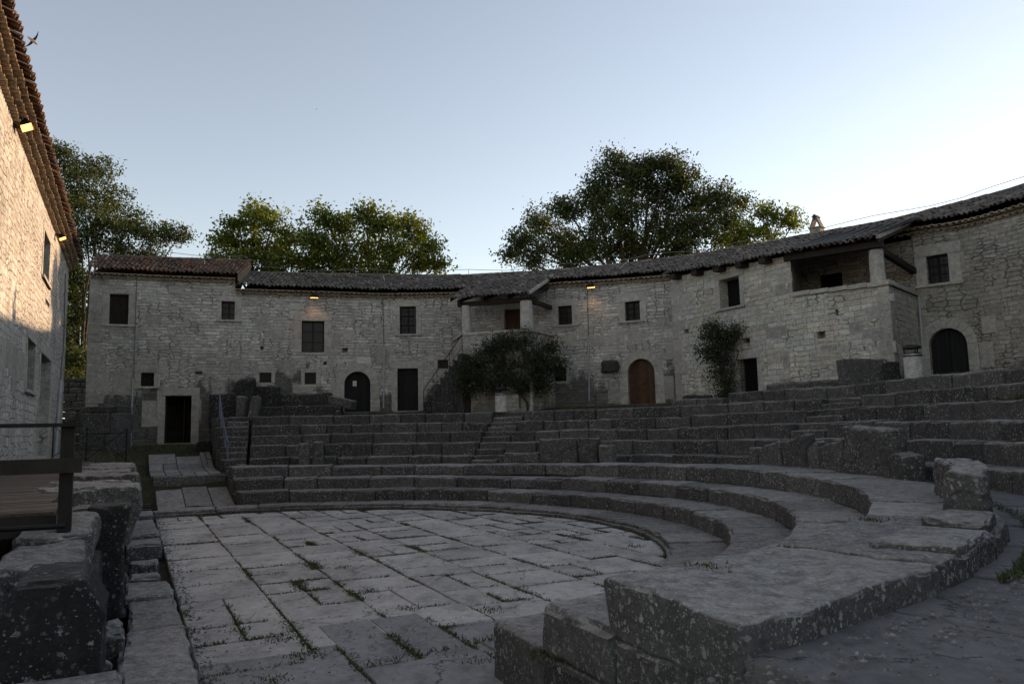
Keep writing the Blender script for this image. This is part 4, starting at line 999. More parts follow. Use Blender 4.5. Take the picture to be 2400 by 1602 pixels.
u,z=main.hit(1389,670); floodlight(main.pt(u,z,.32),main.nrm(u),1.15,'small glowing floodlight on the middle farmhouse near the brown arched door',.30)
u,z=lf.hit(30,268); P=lf.pt(u,z-.12,.78); floodlight(onY(56,285,float(P[1])),lf.nrm(u),1.4,'large black floodlight glowing orange near the top left corner of the photo',.75)
u,z=lf.hit(128,548); P=lf.pt(u,z-.05,.5); floodlight(onY(143,551,float(P[1])),lf.nrm(u),1.25,'smaller floodlight under the far end of the left building eaves',.5)
u,z=main.hit(247,655); sc_=empty('security_camera',main.pt(u,z,.2),'tiny grey security camera under the eaves of the tall left farmhouse','camera')
mb=MB(); mb.tube([main.pt(u-.25,z+.2,0),main.pt(u-.1,z+.05,.12),main.pt(u,z,.2)],.018,6); mb.build('bracket',M['iron'],sc_)
mb=MB(); mb.tube([main.pt(u-.05,z,.12),main.pt(u+.02,z-.04,.36)],.06,8); mb.build('housing',M['pipe_dark'],sc_)
# ------------------------------------------------------------------ roof cable
cb=empty('roof_cable',main.pt(uB+8,9.3),'thin lightning wire strung on small posts above the tiled roofs','cable')
mb=MB(); pts=[]; ps=MB()
us=np.linspace(uA+1,uE-1,60); zr_=lambda u: (ridzA if u<uB else ridz)(u*ridf.L/main.L)
for i,u in enumerate(us):
    p=ridf.pt(u*ridf.L/main.L,zr_(u)+.28+.08*math.sin(i*1.3)); pts.append(p)
    if i%4==0: ps=MB(); ps.tube([p-np.array([0,0,.3]),p],.012,4); ps.build('post',M['cable'],cb)
mb.tube(pts,.012,4); mb.build('wire',M['cable'],cb)
mb=MB()
for (x0,y0,x1,y1) in ((548,618,552,640),(899,646,904,672),(1118,668,1080,690),(1140,655,1118,668),(1285,648,1247,672),(1238,639,1200,655),(1470,612,1448,634),(1735,583,1700,602),(2110,518,2075,540),(258,596,236,618),(480,610,478,628)):
    Pm=[]
    for x,y in((x0,y0),(x1,y1)):
        # place on the roof slope of the main range
        best=None
        for k in range(0,34):
            o=.4-k*.11; fo=main.pt(0,0); 
            d=ray(x,y)
        f1=main.off(-1.6,30) if 'F16' not in globals() else F16
        globals()['F16']=f1
        u,z=f1.hit(x,y); Pm.append(f1.pt(u,z,0))
    mb=MB(); mb.tube(Pm,.018,4); mb.build('strap',M['white_clip'],cb)
# ------------------------------------------------------------------ bins
def make_bin(loc,label):
    E_=empty('litter_bin',loc,label,'litter bin','concrete litter bins on the terrace'); x,y,z=loc
    def lathe(prof,n=20,mat=0):
        mb=MB(); vs=[];fs=[]
        for r,h in prof:
            for k in range(n): a=2*math.pi*k/n; vs.append((x+r*math.cos(a),y+r*math.sin(a),z+h))
        for j in range(len(prof)-1):
            for k in range(n): k2=(k+1)%n; fs.append((j*n+k,j*n+k2,(j+1)*n+k2,(j+1)*n+k))
        mb.add(vs,fs); return mb
    lathe([(.0,0),(.24,0),(.26,.03),(.26,.70),(.25,.72),(0,.72)]).build('concrete_body',M['binm'],E_,smooth=False)
    lathe([(.255,.72),(.27,.72),(.27,.80),(.24,.82),(.1,.82)]).build('rim',M['binlid'],E_)
    lathe([(.272,.765),(.276,.765),(.276,.785),(.272,.785)]).build('ring',M['binring'],E_)
    l=lathe([(.25,.96),(.27,.97),(.26,1.02),(.18,1.07),(0,1.09)]); 
    for a in range(3):
        an=a*2.1+.4; l.tube([(x+.22*math.cos(an),y+.22*math.sin(an),z+.80),(x+.22*math.cos(an),y+.22*math.sin(an),z+.97)],.02,6)
    l.build('lid',M['binlid'],E_); return E_
p=onR(1189,960,18.6); th,_=pol(p); q=PR(17.82,th,0); B1=make_bin((q[0],q[1],z8(th)-.01),'pale concrete bin with black lid in front of the rose bush and porch')
p=onR(2131,880,19.2); th,_=pol(p); q=PR(19.4,th,0)
B2=B1.copy(); COL.objects.link(B2); B2.location=(q[0],q[1],onR(2131,893,19.4)[2]); B2['label']='pale concrete bin with black lid beside the black arched door at far right'
for ch in list(B1.children):
    c=ch.copy(); COL.objects.link(c); c.parent=B2
# small brown notice panel beside the second bin
# ------------------------------------------------------------------ loose stones
def stone_px(name,x0,x1,ytop,ybot,Y,thick,label,cat='stone block',mat='crust',r=.06,amp=.04,group=None,lean=0.,res=.15,zb=None):
    a=onY(x0,(ytop+ybot)/2,Y); b=onY(x1,(ytop+ybot)/2,Y); zt=onY((x0+x1)/2,ytop,Y)[2]; z0=onY((x0+x1)/2,ybot,Y)[2] if zb is None else zb
    p0,p1=a[:2],b[:2]; L=np.linalg.norm(p1-p0); d=(p1-p0)/L; nn=np.array([-d[1],d[0]])
    def fn(u,v,w):
        q=p0+d*(u+lean*w)+nn*v; return np.array([q[0],q[1],z0+w])
    mb=MB(); gblock(mb,fn,L,thick,zt-z0,res,r,amp,1.3,bottom=False); return mb.build(name,M[mat],label=label,cat=cat,group=group)
stone_px('stone_block',489,549,923,985,34.3,.9,'large dark block at the top left of the stair beside the blue grey railing',zb=2.8)
stone_px('broken_stone',552,573,928,980,33.3,.4,'left of two lichen-speckled upright stones above the left stair',mat='seat',zb=2.9)
stone_px('broken_stone',577,596,928,980,33.2,.4,'right of two lichen-speckled upright stones above the left stair',mat='seat',lean=.18,zb=2.9)
stone_px('wall_footing',596,800,951,975,34.2,.5,'low dark stone bench along the grass below the two small grilled windows','stone footing',zb=2.9)
stone_px('wall_footing',646,775,922,952,main.pt(main.hit(700,930)[0],0)[1]-.35,.5,'black crusted footing stones at the wall foot below the small grilled window','stone footing',zb=2.9)
stone_px('boulder',548,592,886,935,main.pt(main.hit(570,930)[0],0)[1]-.5,.7,'rounded dark boulder against the wall foot beside the upright speckled stones','boulder',r=.3,amp=.12,zb=3.)
stone_px('niche_stone',596,648,905,950,main.pt(main.hit(620,930)[0],0)[1]-.4,.6,'dark carved block with a hollow below the left small grilled window','stone block',amp=.07,zb=3.)
a=onY(776,937,34.6); b=onY(830,950,34.2)
mb=MB(); mb_d=(b-a); L=np.linalg.norm(mb_d); dd=mb_d/L; sd=np.cross(dd,[0,0,1.]); sd/=np.linalg.norm(sd); uu=np.cross(sd,dd)
gblock(mb,lambda u,v,w:a+dd*u+sd*(v-.25)+uu*(w-.2),L,.5,.4,.12,.05,.03,bottom=True); mb.build('fallen_shaft',M['seat_far'],label='fallen squared stone leaning on the grass in front of the arched door with the sign',cat='stone block')
stone_px('stone_block',1607,1672,925,950,onR(1640,940,20.2)[1],.6,'low dark block on grass at the corner foot of the projecting buff farmhouse',zb=3.0)
stone_px('tilted_slab',1976,2085,840,905,onR(2030,880,19.3)[1],.5,'big tilted dark slab below the loggia beside the right litter bin','stone slab',mat='seat',lean=-.0,zb=3.3)
stone_px('stone_block',2086,2112,848,905,onR(2100,880,19.3)[1],.5,'narrow dark block between the tilted slab and the right litter bin',zb=3.3)
stone_px('corbel_stone',1411,1454,843,874,main.pt(main.hit(1430,860)[0],0)[1]-.35,.6,'black rough stone jutting from the wall left of the brown arched door','stone block',amp=.08,r=.12)
stone_px('stone_block',450,492,1033,1068,onY(470,1050,33.6)[1],.7,'dark leaning block in the grass right of the open doorway',lean=.25,zb=1.4)
# C foot row of blocks
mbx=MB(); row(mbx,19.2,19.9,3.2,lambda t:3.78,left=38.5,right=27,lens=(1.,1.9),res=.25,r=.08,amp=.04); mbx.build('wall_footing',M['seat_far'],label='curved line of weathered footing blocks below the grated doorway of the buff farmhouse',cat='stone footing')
# stair beside porch
mb=MB(); p0=onY(992,950,35.6);p1=onY(1084,950,34.3); L=np.linalg.norm(p1[:2]-p0[:2]); dd=(p1[:2]-p0[:2])/L; nn=np.array([-dd[1],dd[0]])
nst=9
for i in range(nst):
    a_=p0[:2]+dd*(L*i/nst); z1_=3.5+2.3*(i+1)/nst
    def fn(u,v,w,a_=a_): q=a_+dd*u+nn*v; return np.array([q[0],q[1],2.9+w])
    gblock(mb,fn,L/nst+.02,1.4,z1_-2.9,.25,.04,.03)
stp=mb.build('outside_stair',M['crust'],label='rough stone stair climbing to the left side of the porch behind the bush',cat='stair')
mb=MB(); q0=p0[:2]+nn*.1; 
def sp(t,h): q=p0[:2]+dd*(L*t)+nn*.1; return np.array([q[0],q[1],3.35+2.3*t+h])
mb.tube([sp(-.02,-.1),sp(-.02,1.0),sp(1.0,1.05)],.02,6); mb.tube([sp(0.02,.45),sp(1.,.5)],.014,5)
for t in(.33,.66,.98): mb.tube([sp(t,0),sp(t,1.03)],.016,5)
mb.build('handrail',M['iron'],label='thin black iron handrail rising along the rough stone stair',cat='handrail')
# barrier slabs on the back edge of row 3
G_='upright barrier slabs behind the lower seats'
def bslab(x0,x1,yt,label,R=13.25,th=.32,lean=0.,mat='seat',notch=None,amp=.03,yb=None,res=.12,taper=None):
    a=onR(x0,1080,R); b=onR(x1,1080,R); t0,_=pol(a); t1,_=pol(b); z0=1.2; zt=onR((x0+x1)/2,yt,R)[2]; L=R*R_(t0-t1)
    def fn(u,v,w):
        k=w
        if taper: k=w*(1-(taper[0]*(1-u/L)+taper[1]*(u/L))*1.)
        t=t0-math.degrees(u/R); return PR(R+v,t,z0+k)
    mb=MB(); gblock(mb,fn,L,th,zt-z0,res,.06,amp,1.8); return mb.build('barrier_slab',M[mat],label=label,cat='stone slab',group=G_)
bslab(700,726,1037,'weathered barrier stump with a hollow, left one of the pair behind the lower seats at left'); bslab(732,756,1034,'pale-capped barrier stump, right one of the pair behind the lower seats at left')
bslab(1179,1262,1060,'low broken barrier slab left of the tallest central barrier slab')
bslab(1264,1351,1027,'wide speckled barrier slab, tallest in the centre behind the lower seats'); bslab(1355,1397,1025,'narrower barrier slab joined right of the wide central one'); bslab(1402,1434,1043,'small separate round-topped barrier stone right of the central slabs',amp=.05)
bslab(1752,1772,1047,'narrow weathered barrier stump at the left end of the right-hand barrier group')
bslab(1775,1826,1030,'jagged barrier slab in the left part of the right-hand barrier group',taper=(.35,.0),amp=.05); bslab(1830,1888,1003,'barrier slab with a squared head in the right-hand barrier group',taper=(.35,.1),amp=.05); bslab(1891,1915,1028,'sloping broken barrier slab in the right-hand barrier group',taper=(.3,0),amp=.05); bslab(1917,1972,1025,'rounded barrier slab next to the thickest one in the right-hand barrier group',taper=(.25,.05),amp=.05)
bslab(1976,2078,998,'thickest and tallest barrier slab with deep furrows right of centre',th=.42,taper=(0,.05),amp=.06,res=.08); bslab(2080,2114,1062,'stepped lower end of the thickest barrier slab',th=.42,R=13.25,amp=.06,res=.08)
# right foreground ruined barrier
def nslab(th0,th1,Ra,Rb,z0,zt,label,amp=.04,mat='seat',lean=0,cat='stone slab'):
    L=R_(th0-th1)*Ra
    mb=MB(); gblock(mb,lambda u,v,w:PR(Ra+v+lean*w,th0-math.degrees(u/Ra),z0+w),L,Rb-Ra,zt-z0,.07,.05,amp,2.4); return mb.build('barrier_stone',M[mat],label=label,cat=cat)
P=onz(2190,1290,1.255); 
tA=pol(onz(2310,1195,1.25))[0]
nslab(-18.,-34.5,12.92,13.30,1.0,1.78,'tall jagged barrier stone standing at the right edge of the lower tier platform',.075,lean=.03)
nslab(-34.8,-38.6,12.82,13.38,1.2,1.40,'low broken barrier stub in front of the tall jagged one at right',.04)
nslab(-38.8,-44.5,12.72,13.43,1.2,1.325,'thin raised slab on the platform in front of the broken barrier stub',.02,mat='slab')
# retaining wall at far passage (side of the upper tier)
rw=Fac([SN(31.2,NCUT,0)[:2],SN(38.2,NCUT,0)[:2]])
rwr=Fac([SN(38.2,NCUT+.02,0)[:2],SN(31.2,NCUT+.02,0)[:2]])
def zrw(u):
    s=31.2+ (u if False else u); P=SN(s,NCUT,0); R=pol(P)[1]
    for a,b,zb,zf in reversed(rowsU):
        if R>=a: return zf(108)-.02
    return 1.15
mb=MB(); rwf=Fac([SN(38.2,NCUT-.02,0)[:2],SN(31.2,NCUT-.02,0)[:2]])
s=31.2
while s<38.2:
    ln=random.uniform(.4,.7); P=SN(s+ln/2,NCUT,0); R=pol(P)[1]; zt=1.15
    for a,b,zb,zf in rowsU:
        if R>=a: zt=zf(108)-.02
    z=.8
    while z<zt-.05:
        h=min(random.uniform(.2,.34),zt-z); h=zt-z if zt-z-h<.12 else h
        sblock(mb,s,s+ln-.012,NCUT-.06,NCUT+.4,z,z+h-.01,.3,.03,.015); z+=h
    s+=ln
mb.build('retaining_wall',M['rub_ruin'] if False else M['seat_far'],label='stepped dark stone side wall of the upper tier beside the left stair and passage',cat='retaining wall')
# blue-grey handrail on left stair
hr=empty('stair_handrail',SN(31.5,NCUT+.15,1.1),'tall blue-grey painted steel handrail climbing the left stair','handrail')
mb=MB()
def hp(s,z): return SN(s,NCUT+.12,z)
pts=[(31.45,1.15),(32.4,1.55),(33.3,2.0),(34.2,2.5),(35.0,3.15)]
for s_,z_ in pts: mb=MB(); mb.tube([hp(s_,z_-.05),hp(s_,z_+1.0)],.022,6); mb.build('post',M['steel'],hr)
mb=MB(); 
for h in(1.0,.5): mb.tube([hp(s_,z_+h) for s_,z_ in pts],.024 if h==1 else .014,6)
for i in range(4): (s0,z0),(s1,z1_)=pts[i],pts[i+1]; mb.tube([hp(s0,z0+.1),hp(s1,z1_+.95)],.01,5)
mb.build('rail',M['steel'],hr)
# ------------------------------------------------------------------ ruined masonry far left
mb=MB()
def rough_wall(mb,x0,x1,yt,yb,Y,th=.8,course=(.22,.4),lens=(.4,.9),steps=None,amp=.03):
    a=onY(x0,(yt+yb)/2,Y)[:2]; b=onY(x1,(yt+yb)/2,Y)[:2]; L=np.linalg.norm(b-a); d=(b-a)/L; nn=np.array([-d[1],d[0]]); zt=onY((x0+x1)/2,yt,Y)[2]; z=onY((x0+x1)/2,yb,Y)[2]
    while z<zt-.1:
        h=min(random.uniform(*course),zt-z); u=0
        lim=L if steps is None else L*steps((z+h-zt+ (zt-z) )/1. if False else (zt-z)/(zt+1e-6))
        while u<L-.05:
            l=min(random.uniform(*lens),L-u); zz=z
            def fn(p,q,w,u=u,zz=zz): r=a+d*(u+p)+nn*q; return np.array([r[0],r[1],zz+w])
            gblock(mb,fn,l-.012,th*random.uniform(.9,1.05),h-.012,.2,.04,amp,1.7); u+=l
        z+=h
rough_wall(mb,133,272,905,960,35.2); rough_wall(mb,133,205,885,908,35.6,.6); rough_wall(mb,133,205,955,1075,33.6); mb.build('ruined_wall',M['seat_far'],label='stepped ruined masonry wall at left between the pale building and the tall left farmhouse',cat='ruined wall')
mb=MB(); rough_wall(mb,186,275,951,1065,32.2,1.3,(.75,.9),(.9,1.8),amp=.02); mb.build('ruined_pier',M['seat_far'],label='squared pier of three large dark blocks in front of the stepped ruined wall',cat='ruined pier')
# ------------------------------------------------------------------ stage front (left foreground)
mb=MB(); s=4.2; first=True
while s<27.2:
    l=random.uniform(.75,1.5)
    if s>15.5 and first: mb.build('stage_front_footing',M['slab'],label='nearer run of low worn blocks along the left edge of the orchestra floor',cat='stone footing'); mb=MB(); first=False
    if not(13.6<s+l/2<17.6):
        sblock(mb,s,s+l-.03,random.uniform(-.12,.02),.60+random.uniform(-.03,.02),-.15,random.uniform(.16,.30),.14,.05,.03)
    s+=l
mb.build('stage_front_footing',M['slab'],label='farther run of low worn blocks along the left edge, beyond the dark weedy gap',cat='stone footing')
for s,nm in ((14.6,'nearer'),(16.3,'farther')): mb=MB(); sblock(mb,s,s+.5,.0,.5,-.2,random.uniform(-.0,.08),.14,.05,.04); mb.build('stone_block',M['slab'],label=nm+' small block sunk in the weedy gap between two low block runs',cat='stone block')
def stg(name,s0,s1,n0,n1,z0,z1,label,cat='stone block',mat='slab',r=.06,amp=.03,res=.09,prof=None,group=None):
    mb=MB()
    L,W,Hh=s1-s0,n1-n0,z1-z0
    def fn(a,b,c):
        n=n1-b
        if prof:
            k=prof(c/Hh); cen=(n0+n1)/2; n=cen+(n-cen)*k+ (0 if len(prof.__code__.co_varnames)<1 else 0)
        return SN(s0+a,n,z0+c)
    gblock(mb,fn,L,W,Hh,res,r,amp,2.2); return mb.build(name,M[mat],label=label,cat=cat,group=group)
stg('stone_block',3.0,5.52,-1.5,-.02,.25,.955,'flat-topped grey block cut by the bottom left corner of the photo',r=.03,amp=.008,res=.12)
stg('moulded_block',5.62,6.5,-.72,-.13,.5,1.50,'big dark moulded block with chamfered lichened top at bottom left','stone block','crust',.04,.016,.05,prof=lambda f:1.0 if f<.74 else (1.05-.42*(f-.74)/.26))
stg('moulded_block',5.9,7.6,-1.75,-.98,.5,1.50,'curved grey stone at the left edge of the photo beside the big dark moulded block',r=.12,amp=.05,prof=lambda f:1-.25*f)
stg('core_wall',6.6,27.,-.78,-.30,-.1,.95,'dark core masonry under the row of moulded stage blocks','ruined wall','crust',.05,.03,.3)
stg('cornice_block',6.9,8.6,-.95,-.36,.9,1.40,'nearer of two lichen-furrowed cornice blocks behind the big dark moulded block',r=.05,amp=.045,res=.07,prof=lambda f:.8+.3*min(1,f*1.6)-.25*max(0,f-.7))
stg('cornice_block',8.75,11.2,-.95,-.38,.9,1.46,'farther of two lichen-furrowed cornice blocks behind the big dark moulded block',r=.05,amp=.045,res=.07,prof=lambda f:.8+.35*min(1,f*1.6)-.25*max(0,f-.7))
stg('upright_pier',11.5,12.1,-.46,-.02,.02,1.50,'tall dark upright slab with flared head at left beside the orchestra floor','stone pier','crust',.05,.02,.07,prof=lambda f:1.06 if f<.08 else (.86 if f<.72 else .86+.35*(f-.72)/.28))
sg_=[(13.1,14.2,.12),(14.9,15.9,.0),(16.9,18.0,.12),(19.0,20.1,.0),(21.2,22.4,.10),(23.5,24.8,.0),(25.8,27.2,.08)]
stg('core_wall',12.6,27.2,-1.22,-.35,.8,1.40,'low rough wall joining the seven lichened cornice blocks beyond the upright pier','ruined wall','slab',.07,.05,.2)
names=['first','second','third','fourth','fifth','sixth','seventh']
for (a,b,n1_),nm in zip(sg_,names):
    stg('cornice_block',a,b,-1.28,n1_,.75,random.uniform(1.60,1.70),nm+' of the seven lichened cornice blocks beyond the upright pier, counting away from the camera',r=.06,amp=.045,res=.08,prof=lambda f:.80+.25*min(1,f*1.5)-.22*max(0,f-.7))
for i,(s_,n_,r_) in enumerate(((7.6,.0,.2),(8.3,-.1,.16),(9.2,.0,.22),(10.0,-.05,.18),(12.6,-.05,.2),(13.3,.0,.18))):
    mb=MB(); gblock(mb,lambda a,b,c,s_=s_,n_=n_:SN(s_+a,n_-b,.1+c),r_*1.6,r_*1.2,r_*1.2,.07,.05,.05,2.5); mb.build('rubble_stone',M['seat'],label='loose broken stone wedged between the low worn blocks and the dark stage wall at left',cat='rubble stone',group='loose rubble beside the stage front')
# grate
gr=empty('drain_grate',SN(26.,.3,.3),'rusty iron drain grate in the gap between the stage blocks and the far passage paving','drain grate')
mb=MB()
for i in range(15): mb.box(SN(25.2,.08+i*.042,.28),np.append(D2*2.0,0),np.append(N2*.014,0),[0,0,.03])
mb.build('bars',M['iron'],gr); mb=MB()
for s_ in(25.2,26.2,27.16): mb.box(SN(s_,.06,.27),np.append(D2*.04,0),np.append(N2*.66,0),[0,0,.045])
mb.build('frame',M['iron'],gr)
# ------------------------------------------------------------------ timber deck and railing
dk=empty('timber_stage',SN(9.3,-1.5,0),'raised stage of worn timber boards against the left building','stage')
ZD=1.64; mb=MB(); s=9.25
while s<29.5:
    n0=-2.43; n1_=(-.70 if s<10.5 else -.84 if s<12.4 else -1.12)+random.uniform(-.01,.01); j=random.uniform(-.004,.004); mb.box(SN(s,n0,ZD-.03+j),np.append(D2*.138,0),np.append(N2*(n1_-n0),0),[0,0,.03]); s+=.146
mb.build('deck_boards',M['deck'],dk)
mb=MB(); mb.box(SN(9.20,-2.43,ZD-.24),np.append(D2*.045,0),np.append(N2*1.76,0),[0,0,.205]); mb.build('fascia_board',M['rail_wood'],dk)
mb=MB(); mb.box(SN(9.3,-.84,ZD-.24),np.append(D2*3.,0),np.append(N2*.045,0),[0,0,.2]); mb.build('side_beam',M['rail_wood'],dk)
for s_ in (9.5,12,15,19,24):
    for n_ in(-1.0,-1.6,-2.2):
        mb=MB(); mb.box(SN(s_,n_,-.15),np.append(D2*.09,0),np.append(N2*.09,0),[0,0,ZD+.12-.24]); mb.build('support_post',M['pipe_dark'],dk)
rl=empty('timber_railing',SN(9.1,-.9,ZD),'dark timber railing with broad flat handrail at the near edge of the timber stage','railing')
mb=MB(); mb.box(SN(9.02,-.65,1.45),np.append(D2*.14,0),np.append(N2*.12,0),[0,0,2.49-1.45]); mb.build('post',M['rail_wood'],rl)
mb=MB(); mb.box(SN(8.93,-2.6,2.49),np.append(D2*.30,0),np.append(N2*2.145,0),[0,0,.035]); mb.build('handrail',M['rail_wood'],rl)
mb=MB(); mb.box(SN(8.95,-2.6,2.03),np.append(D2*.045,0),np.append(N2*2.15,0),[0,0,.145]); mb.build('board',M['rail_wood'],rl)
mb=MB(); a=onY(-60,1243,6.9); b=onY(150,1232,7.6); mb.tube([a,b],.026,8); mb.build('metal_rail',M['iron'],label='dark metal tube rail below the timber stage at the left edge',cat='railing')
fn_f=empty('wire_fence',SN(27.5,-.3,1.4),'thin metal fence with crossed cables at the far end of the stage blocks','fence')
mb=MB(); A=onY(201,1083,28.); B=onY(295,1083,28.6); C0=onY(122,1078,27.)
for p in(A,B,C0): mb=MB(); mb.tube([p+np.array([0,0,-.3]),p+np.array([0,0,1.25])],.022,6); mb.build('post',M['iron'],fn_f)
mb=MB(); t=np.array([0,0,1.22]); 
for p,q in((C0,A),(A,B)): mb.tube([p+t,q+np.array([0,0,.08])],.011,5); mb.tube([p+np.array([0,0,.08]),q+t],.011,5)
mb.build('cable',M['iron'],fn_f)
# ------------------------------------------------------------------ trees
def np_mesh(name,verts,quads,mat,parent=None,tint=None,**kw):
    me=bpy.data.meshes.new(name); nv=len(verts); nq=len(quads); k=quads.shape[1]
    me.vertices.add(nv); me.vertices.foreach_set('co',verts.astype(np.float32).ravel()); me.loops.add(nq*k); me.loops.foreach_set('vertex_index',quads.astype(np.int32).ravel())
    me.polygons.add(nq); me.polygons.foreach_set('loop_start',(np.arange(nq)*k).astype(np.int32)); me.polygons.foreach_set('loop_total',np.full(nq,k,np.int32))
    me.update(calc_edges=True); at=me.attributes.new('tint','FLOAT','FACE'); at.data.foreach_set('value',(RNG.random(nq) if tint is None else tint).astype(np.float32))
    me.materials.append(mat); o=bpy.data.objects.new(name,me); COL.objects.link(o)
    if parent is not None:
        o.parent=parent
        if parent.type=='EMPTY': o.location=-parent.location
    tag(o,**kw); return o
def leaves(centres,sizes,tints,lw=.5,droop=.0):
    n=len(centres); a=RNG.normal(size=(n,3)); a/=np.linalg.norm(a,axis=1)[:,None]; b=RNG.normal(size=(n,3)); b-=a*(a*b).sum(1)[:,None]; b/=np.linalg.norm(b,axis=1)[:,None]
    a[:,2]-=droop; s=sizes[:,None]; A=a*s*.5; B=b*s*.5*lw
    v=np.stack([centres-A,centres+B*1.0+A*.1,centres+A,centres-B*1.0+A*.1],1).reshape(-1,3); q=np.arange(4*n).reshape(-1,4); return v,q
def tree(name,blobs,Y,label,cat,leaf,base,nl=70,lsz=(.13,.24),clump=.30,dens=1.,group=None,lw=.5,trunk=.28,depth=.9):
    """blobs in photo px at depth Y -> real 3D crown clusters; base: plan x px and ground z"""
    bx=onY(base[0],900,Y); root=np.array([bx[0],bx[1],base[1]]); E_=empty(name,root,label,cat,group)
    cs=[];ts=[];sz=[]; mb=MB(); B=[]
    for x,y,r in blobs:
        R=r*Y/F; dy=RNG.uniform(-depth,depth)*R*1.1; c=onY(x,y,Y+dy); B.append((c,R))
    crown_c=np.mean([b[0] for b in B],0); fork=root*.45+np.array([crown_c[0],crown_c[1],crown_c[2]])*.55; fork[2]=root[2]+(min(b[0][2] for b in B)-root[2])*.75
    mb.tube([root-np.array([0,0,.4]),root*.6+fork*.4+np.array([.1,0,0]),fork],[trunk*1.25,trunk,trunk*.8],10)
    for c,R in B:
        mid=fork*.5+c*.5+RNG.normal(size=3)*.25; mb.tube([fork,mid,c],[trunk*.36,trunk*.2,.03],6)
        ncl=int(40*dens*(R/1.5)**2)+9
        for _ in range(ncl):
            d=RNG.normal(size=3); d/=np.linalg.norm(d); rr=R*RNG.random()**.5*RNG.uniform(.78,1.12); p=c+d*rr*np.array([1,1,.92])
            if RNG.random()<.6: mb.tube([c*.35+p*.65-d*.2,p],[.022,.008],4,caps=False)
            m=int(nl*RNG.uniform(.5,1.3)); sp=clump*RNG.uniform(.7,1.35); q=p+RNG.normal(size=(m,3))*np.array([sp,sp,sp*.62]); cs.append(q); base_t=RNG.uniform(.1,.8); ts.append(np.clip(base_t+RNG.normal(size=m)*.18,0,1)); sz.append(RNG.uniform(lsz[0],lsz[1],m))
    cs=np.concatenate(cs);ts=np.concatenate(ts);sz=np.concatenate(sz); v,q=leaves(cs,sz,ts,lw)
    np_mesh('crown',v,q,M[leaf],E_,ts); mb.build('trunk',M['bark'],E_); return E_
tree('oak_tree',[(140,350,28),(165,385,45),(225,395,42),(195,440,60),(160,480,60),(255,470,50),(235,520,60),(300,520,45),(345,545,42),(390,548,34),(425,545,20),(190,560,60),(280,580,55),(350,595,35),(165,640,50),(175,700,45),(165,760,45),(175,820,42),(160,870,40),(150,620,40),(150,680,40),(155,740,40),(190,730,36),(150,790,36),(185,860,34),(195,660,36)],46.,'large dark oak rising behind the gap between the pale building and the tall left farmhouse','tree','leaf_oak',(170,2.5),nl=48,dens=1.0,clump=.33)
tree('walnut_tree',[(600,500,42),(560,520,38),(640,520,40),(525,560,34),(510,600,28),(580,570,55),(640,580,55),(560,620,45),(620,630,50),(670,620,45),(680,560,28)],44.,'leftmost green walnut tree behind the roof step of the left farmhouse','tree','leaf_walnut',(600,3.),nl=42,lsz=(.15,.27),clump=.30)
tree('walnut_tree',[(760,510,36),(740,560,52),(800,540,50),(860,510,44),(900,530,45),(950,530,40),(985,550,38),(1010,580,30),(1025,620,22),(720,610,48),(790,600,58),(860,590,58),(930,590,55),(980,610,42),(830,640,50),(760,640,50),(900,640,48)],44.5,'wide yellow-green walnut tree behind the middle of the long curved roof','tree','leaf_walnut',(860,3.),nl=44,lsz=(.15,.27),clump=.31)
tree('oak_tree',[(1570,385,42),(1520,390,42),(1440,390,45),(1600,420,45),(1480,430,62),(1400,430,42),(1550,460,70),(1390,480,58),(1330,490,48),(1450,500,70),(1630,480,58),(1680,460,40),(1270,520,42),(1320,560,55),(1225,560,38),(1200,600,24),(1260,600,42),(1390,570,65),(1480,580,70),(1560,550,70),(1640,550,60),(1700,510,42),(1730,480,26),(1600,600,45),(1700,560,45),(1340,610,45)],46.5,'broad dark oak behind the curved roof between porch and chimney, the biggest tree','tree','leaf_oak',(1480,3.2),nl=62,dens=1.12,clump=.31,trunk=.45)
tree('walnut_tree',[(1790,500,34),(1750,540,42),(1800,545,40),(1840,505,26),(1860,520,18),(1720,580,40),(1780,590,36),(1700,610,32)],45.,'small bright green walnut tree at the right flank of the biggest oak','tree','leaf_walnut',(1770,3.2),nl=40,lsz=(.14,.26),clump=.28,trunk=.2)
tree('hedge_tree',[(165,900,45),(185,850,35),(150,830,35)],43.,'dark low shrubs in the gap behind the ruined wall at left','shrub','leaf_oak',(165,2.2),nl=60)
def bush(name,blobs,Y,label,leaf,base,petals,lsz,pm):
    E_=tree(name,blobs,Y,label,'rose bush',leaf,base,nl=60,lsz=lsz,clump=.22,dens=2.2,trunk=.06,depth=.45)
    cs=[]
    for x,y,r in blobs:
        R=r*Y/F
        for _ in range(petals): d=RNG.normal(size=3); d/=np.linalg.norm(d); d[1]=-abs(d[1]); cs.append(onY(x,y,Y)+d*R*RNG.uniform(.9,1.15))
    cs=np.array(cs); v,q=leaves(cs,RNG.uniform(.06,.11,len(cs)),None,.9); np_mesh('blossom',v,q,M[pm],E_)
bush('rose_bush',[(1190,800,28),(1230,795,28),(1150,820,32),(1120,850,30),(1090,870,26),(1180,850,42),(1230,840,38),(1270,840,34),(1300,860,26),(1130,885,30),(1200,890,34),(1260,880,30),(1100,905,20),(1230,900,24),(1290,815,20),(1160,905,22),(1270,905,18)],34.0,'wide dark rose bush with faded pink blooms in front of the porch','leaf_rose',(1237,3.25),7,(.07,.13),'petal')
bush('climbing_rose',[(1672,765,13),(1665,790,20),(1690,800,24),(1660,820,22),(1685,840,26),(1710,790,22),(1735,775,16),(1745,765,10),(1690,870,20),(1700,900,16),(1700,925,12)],29.7,'dark climbing rose on the buff wall left of the grated doorway','leaf_rose',(1700,3.5),1,(.07,.12),'petal_red')
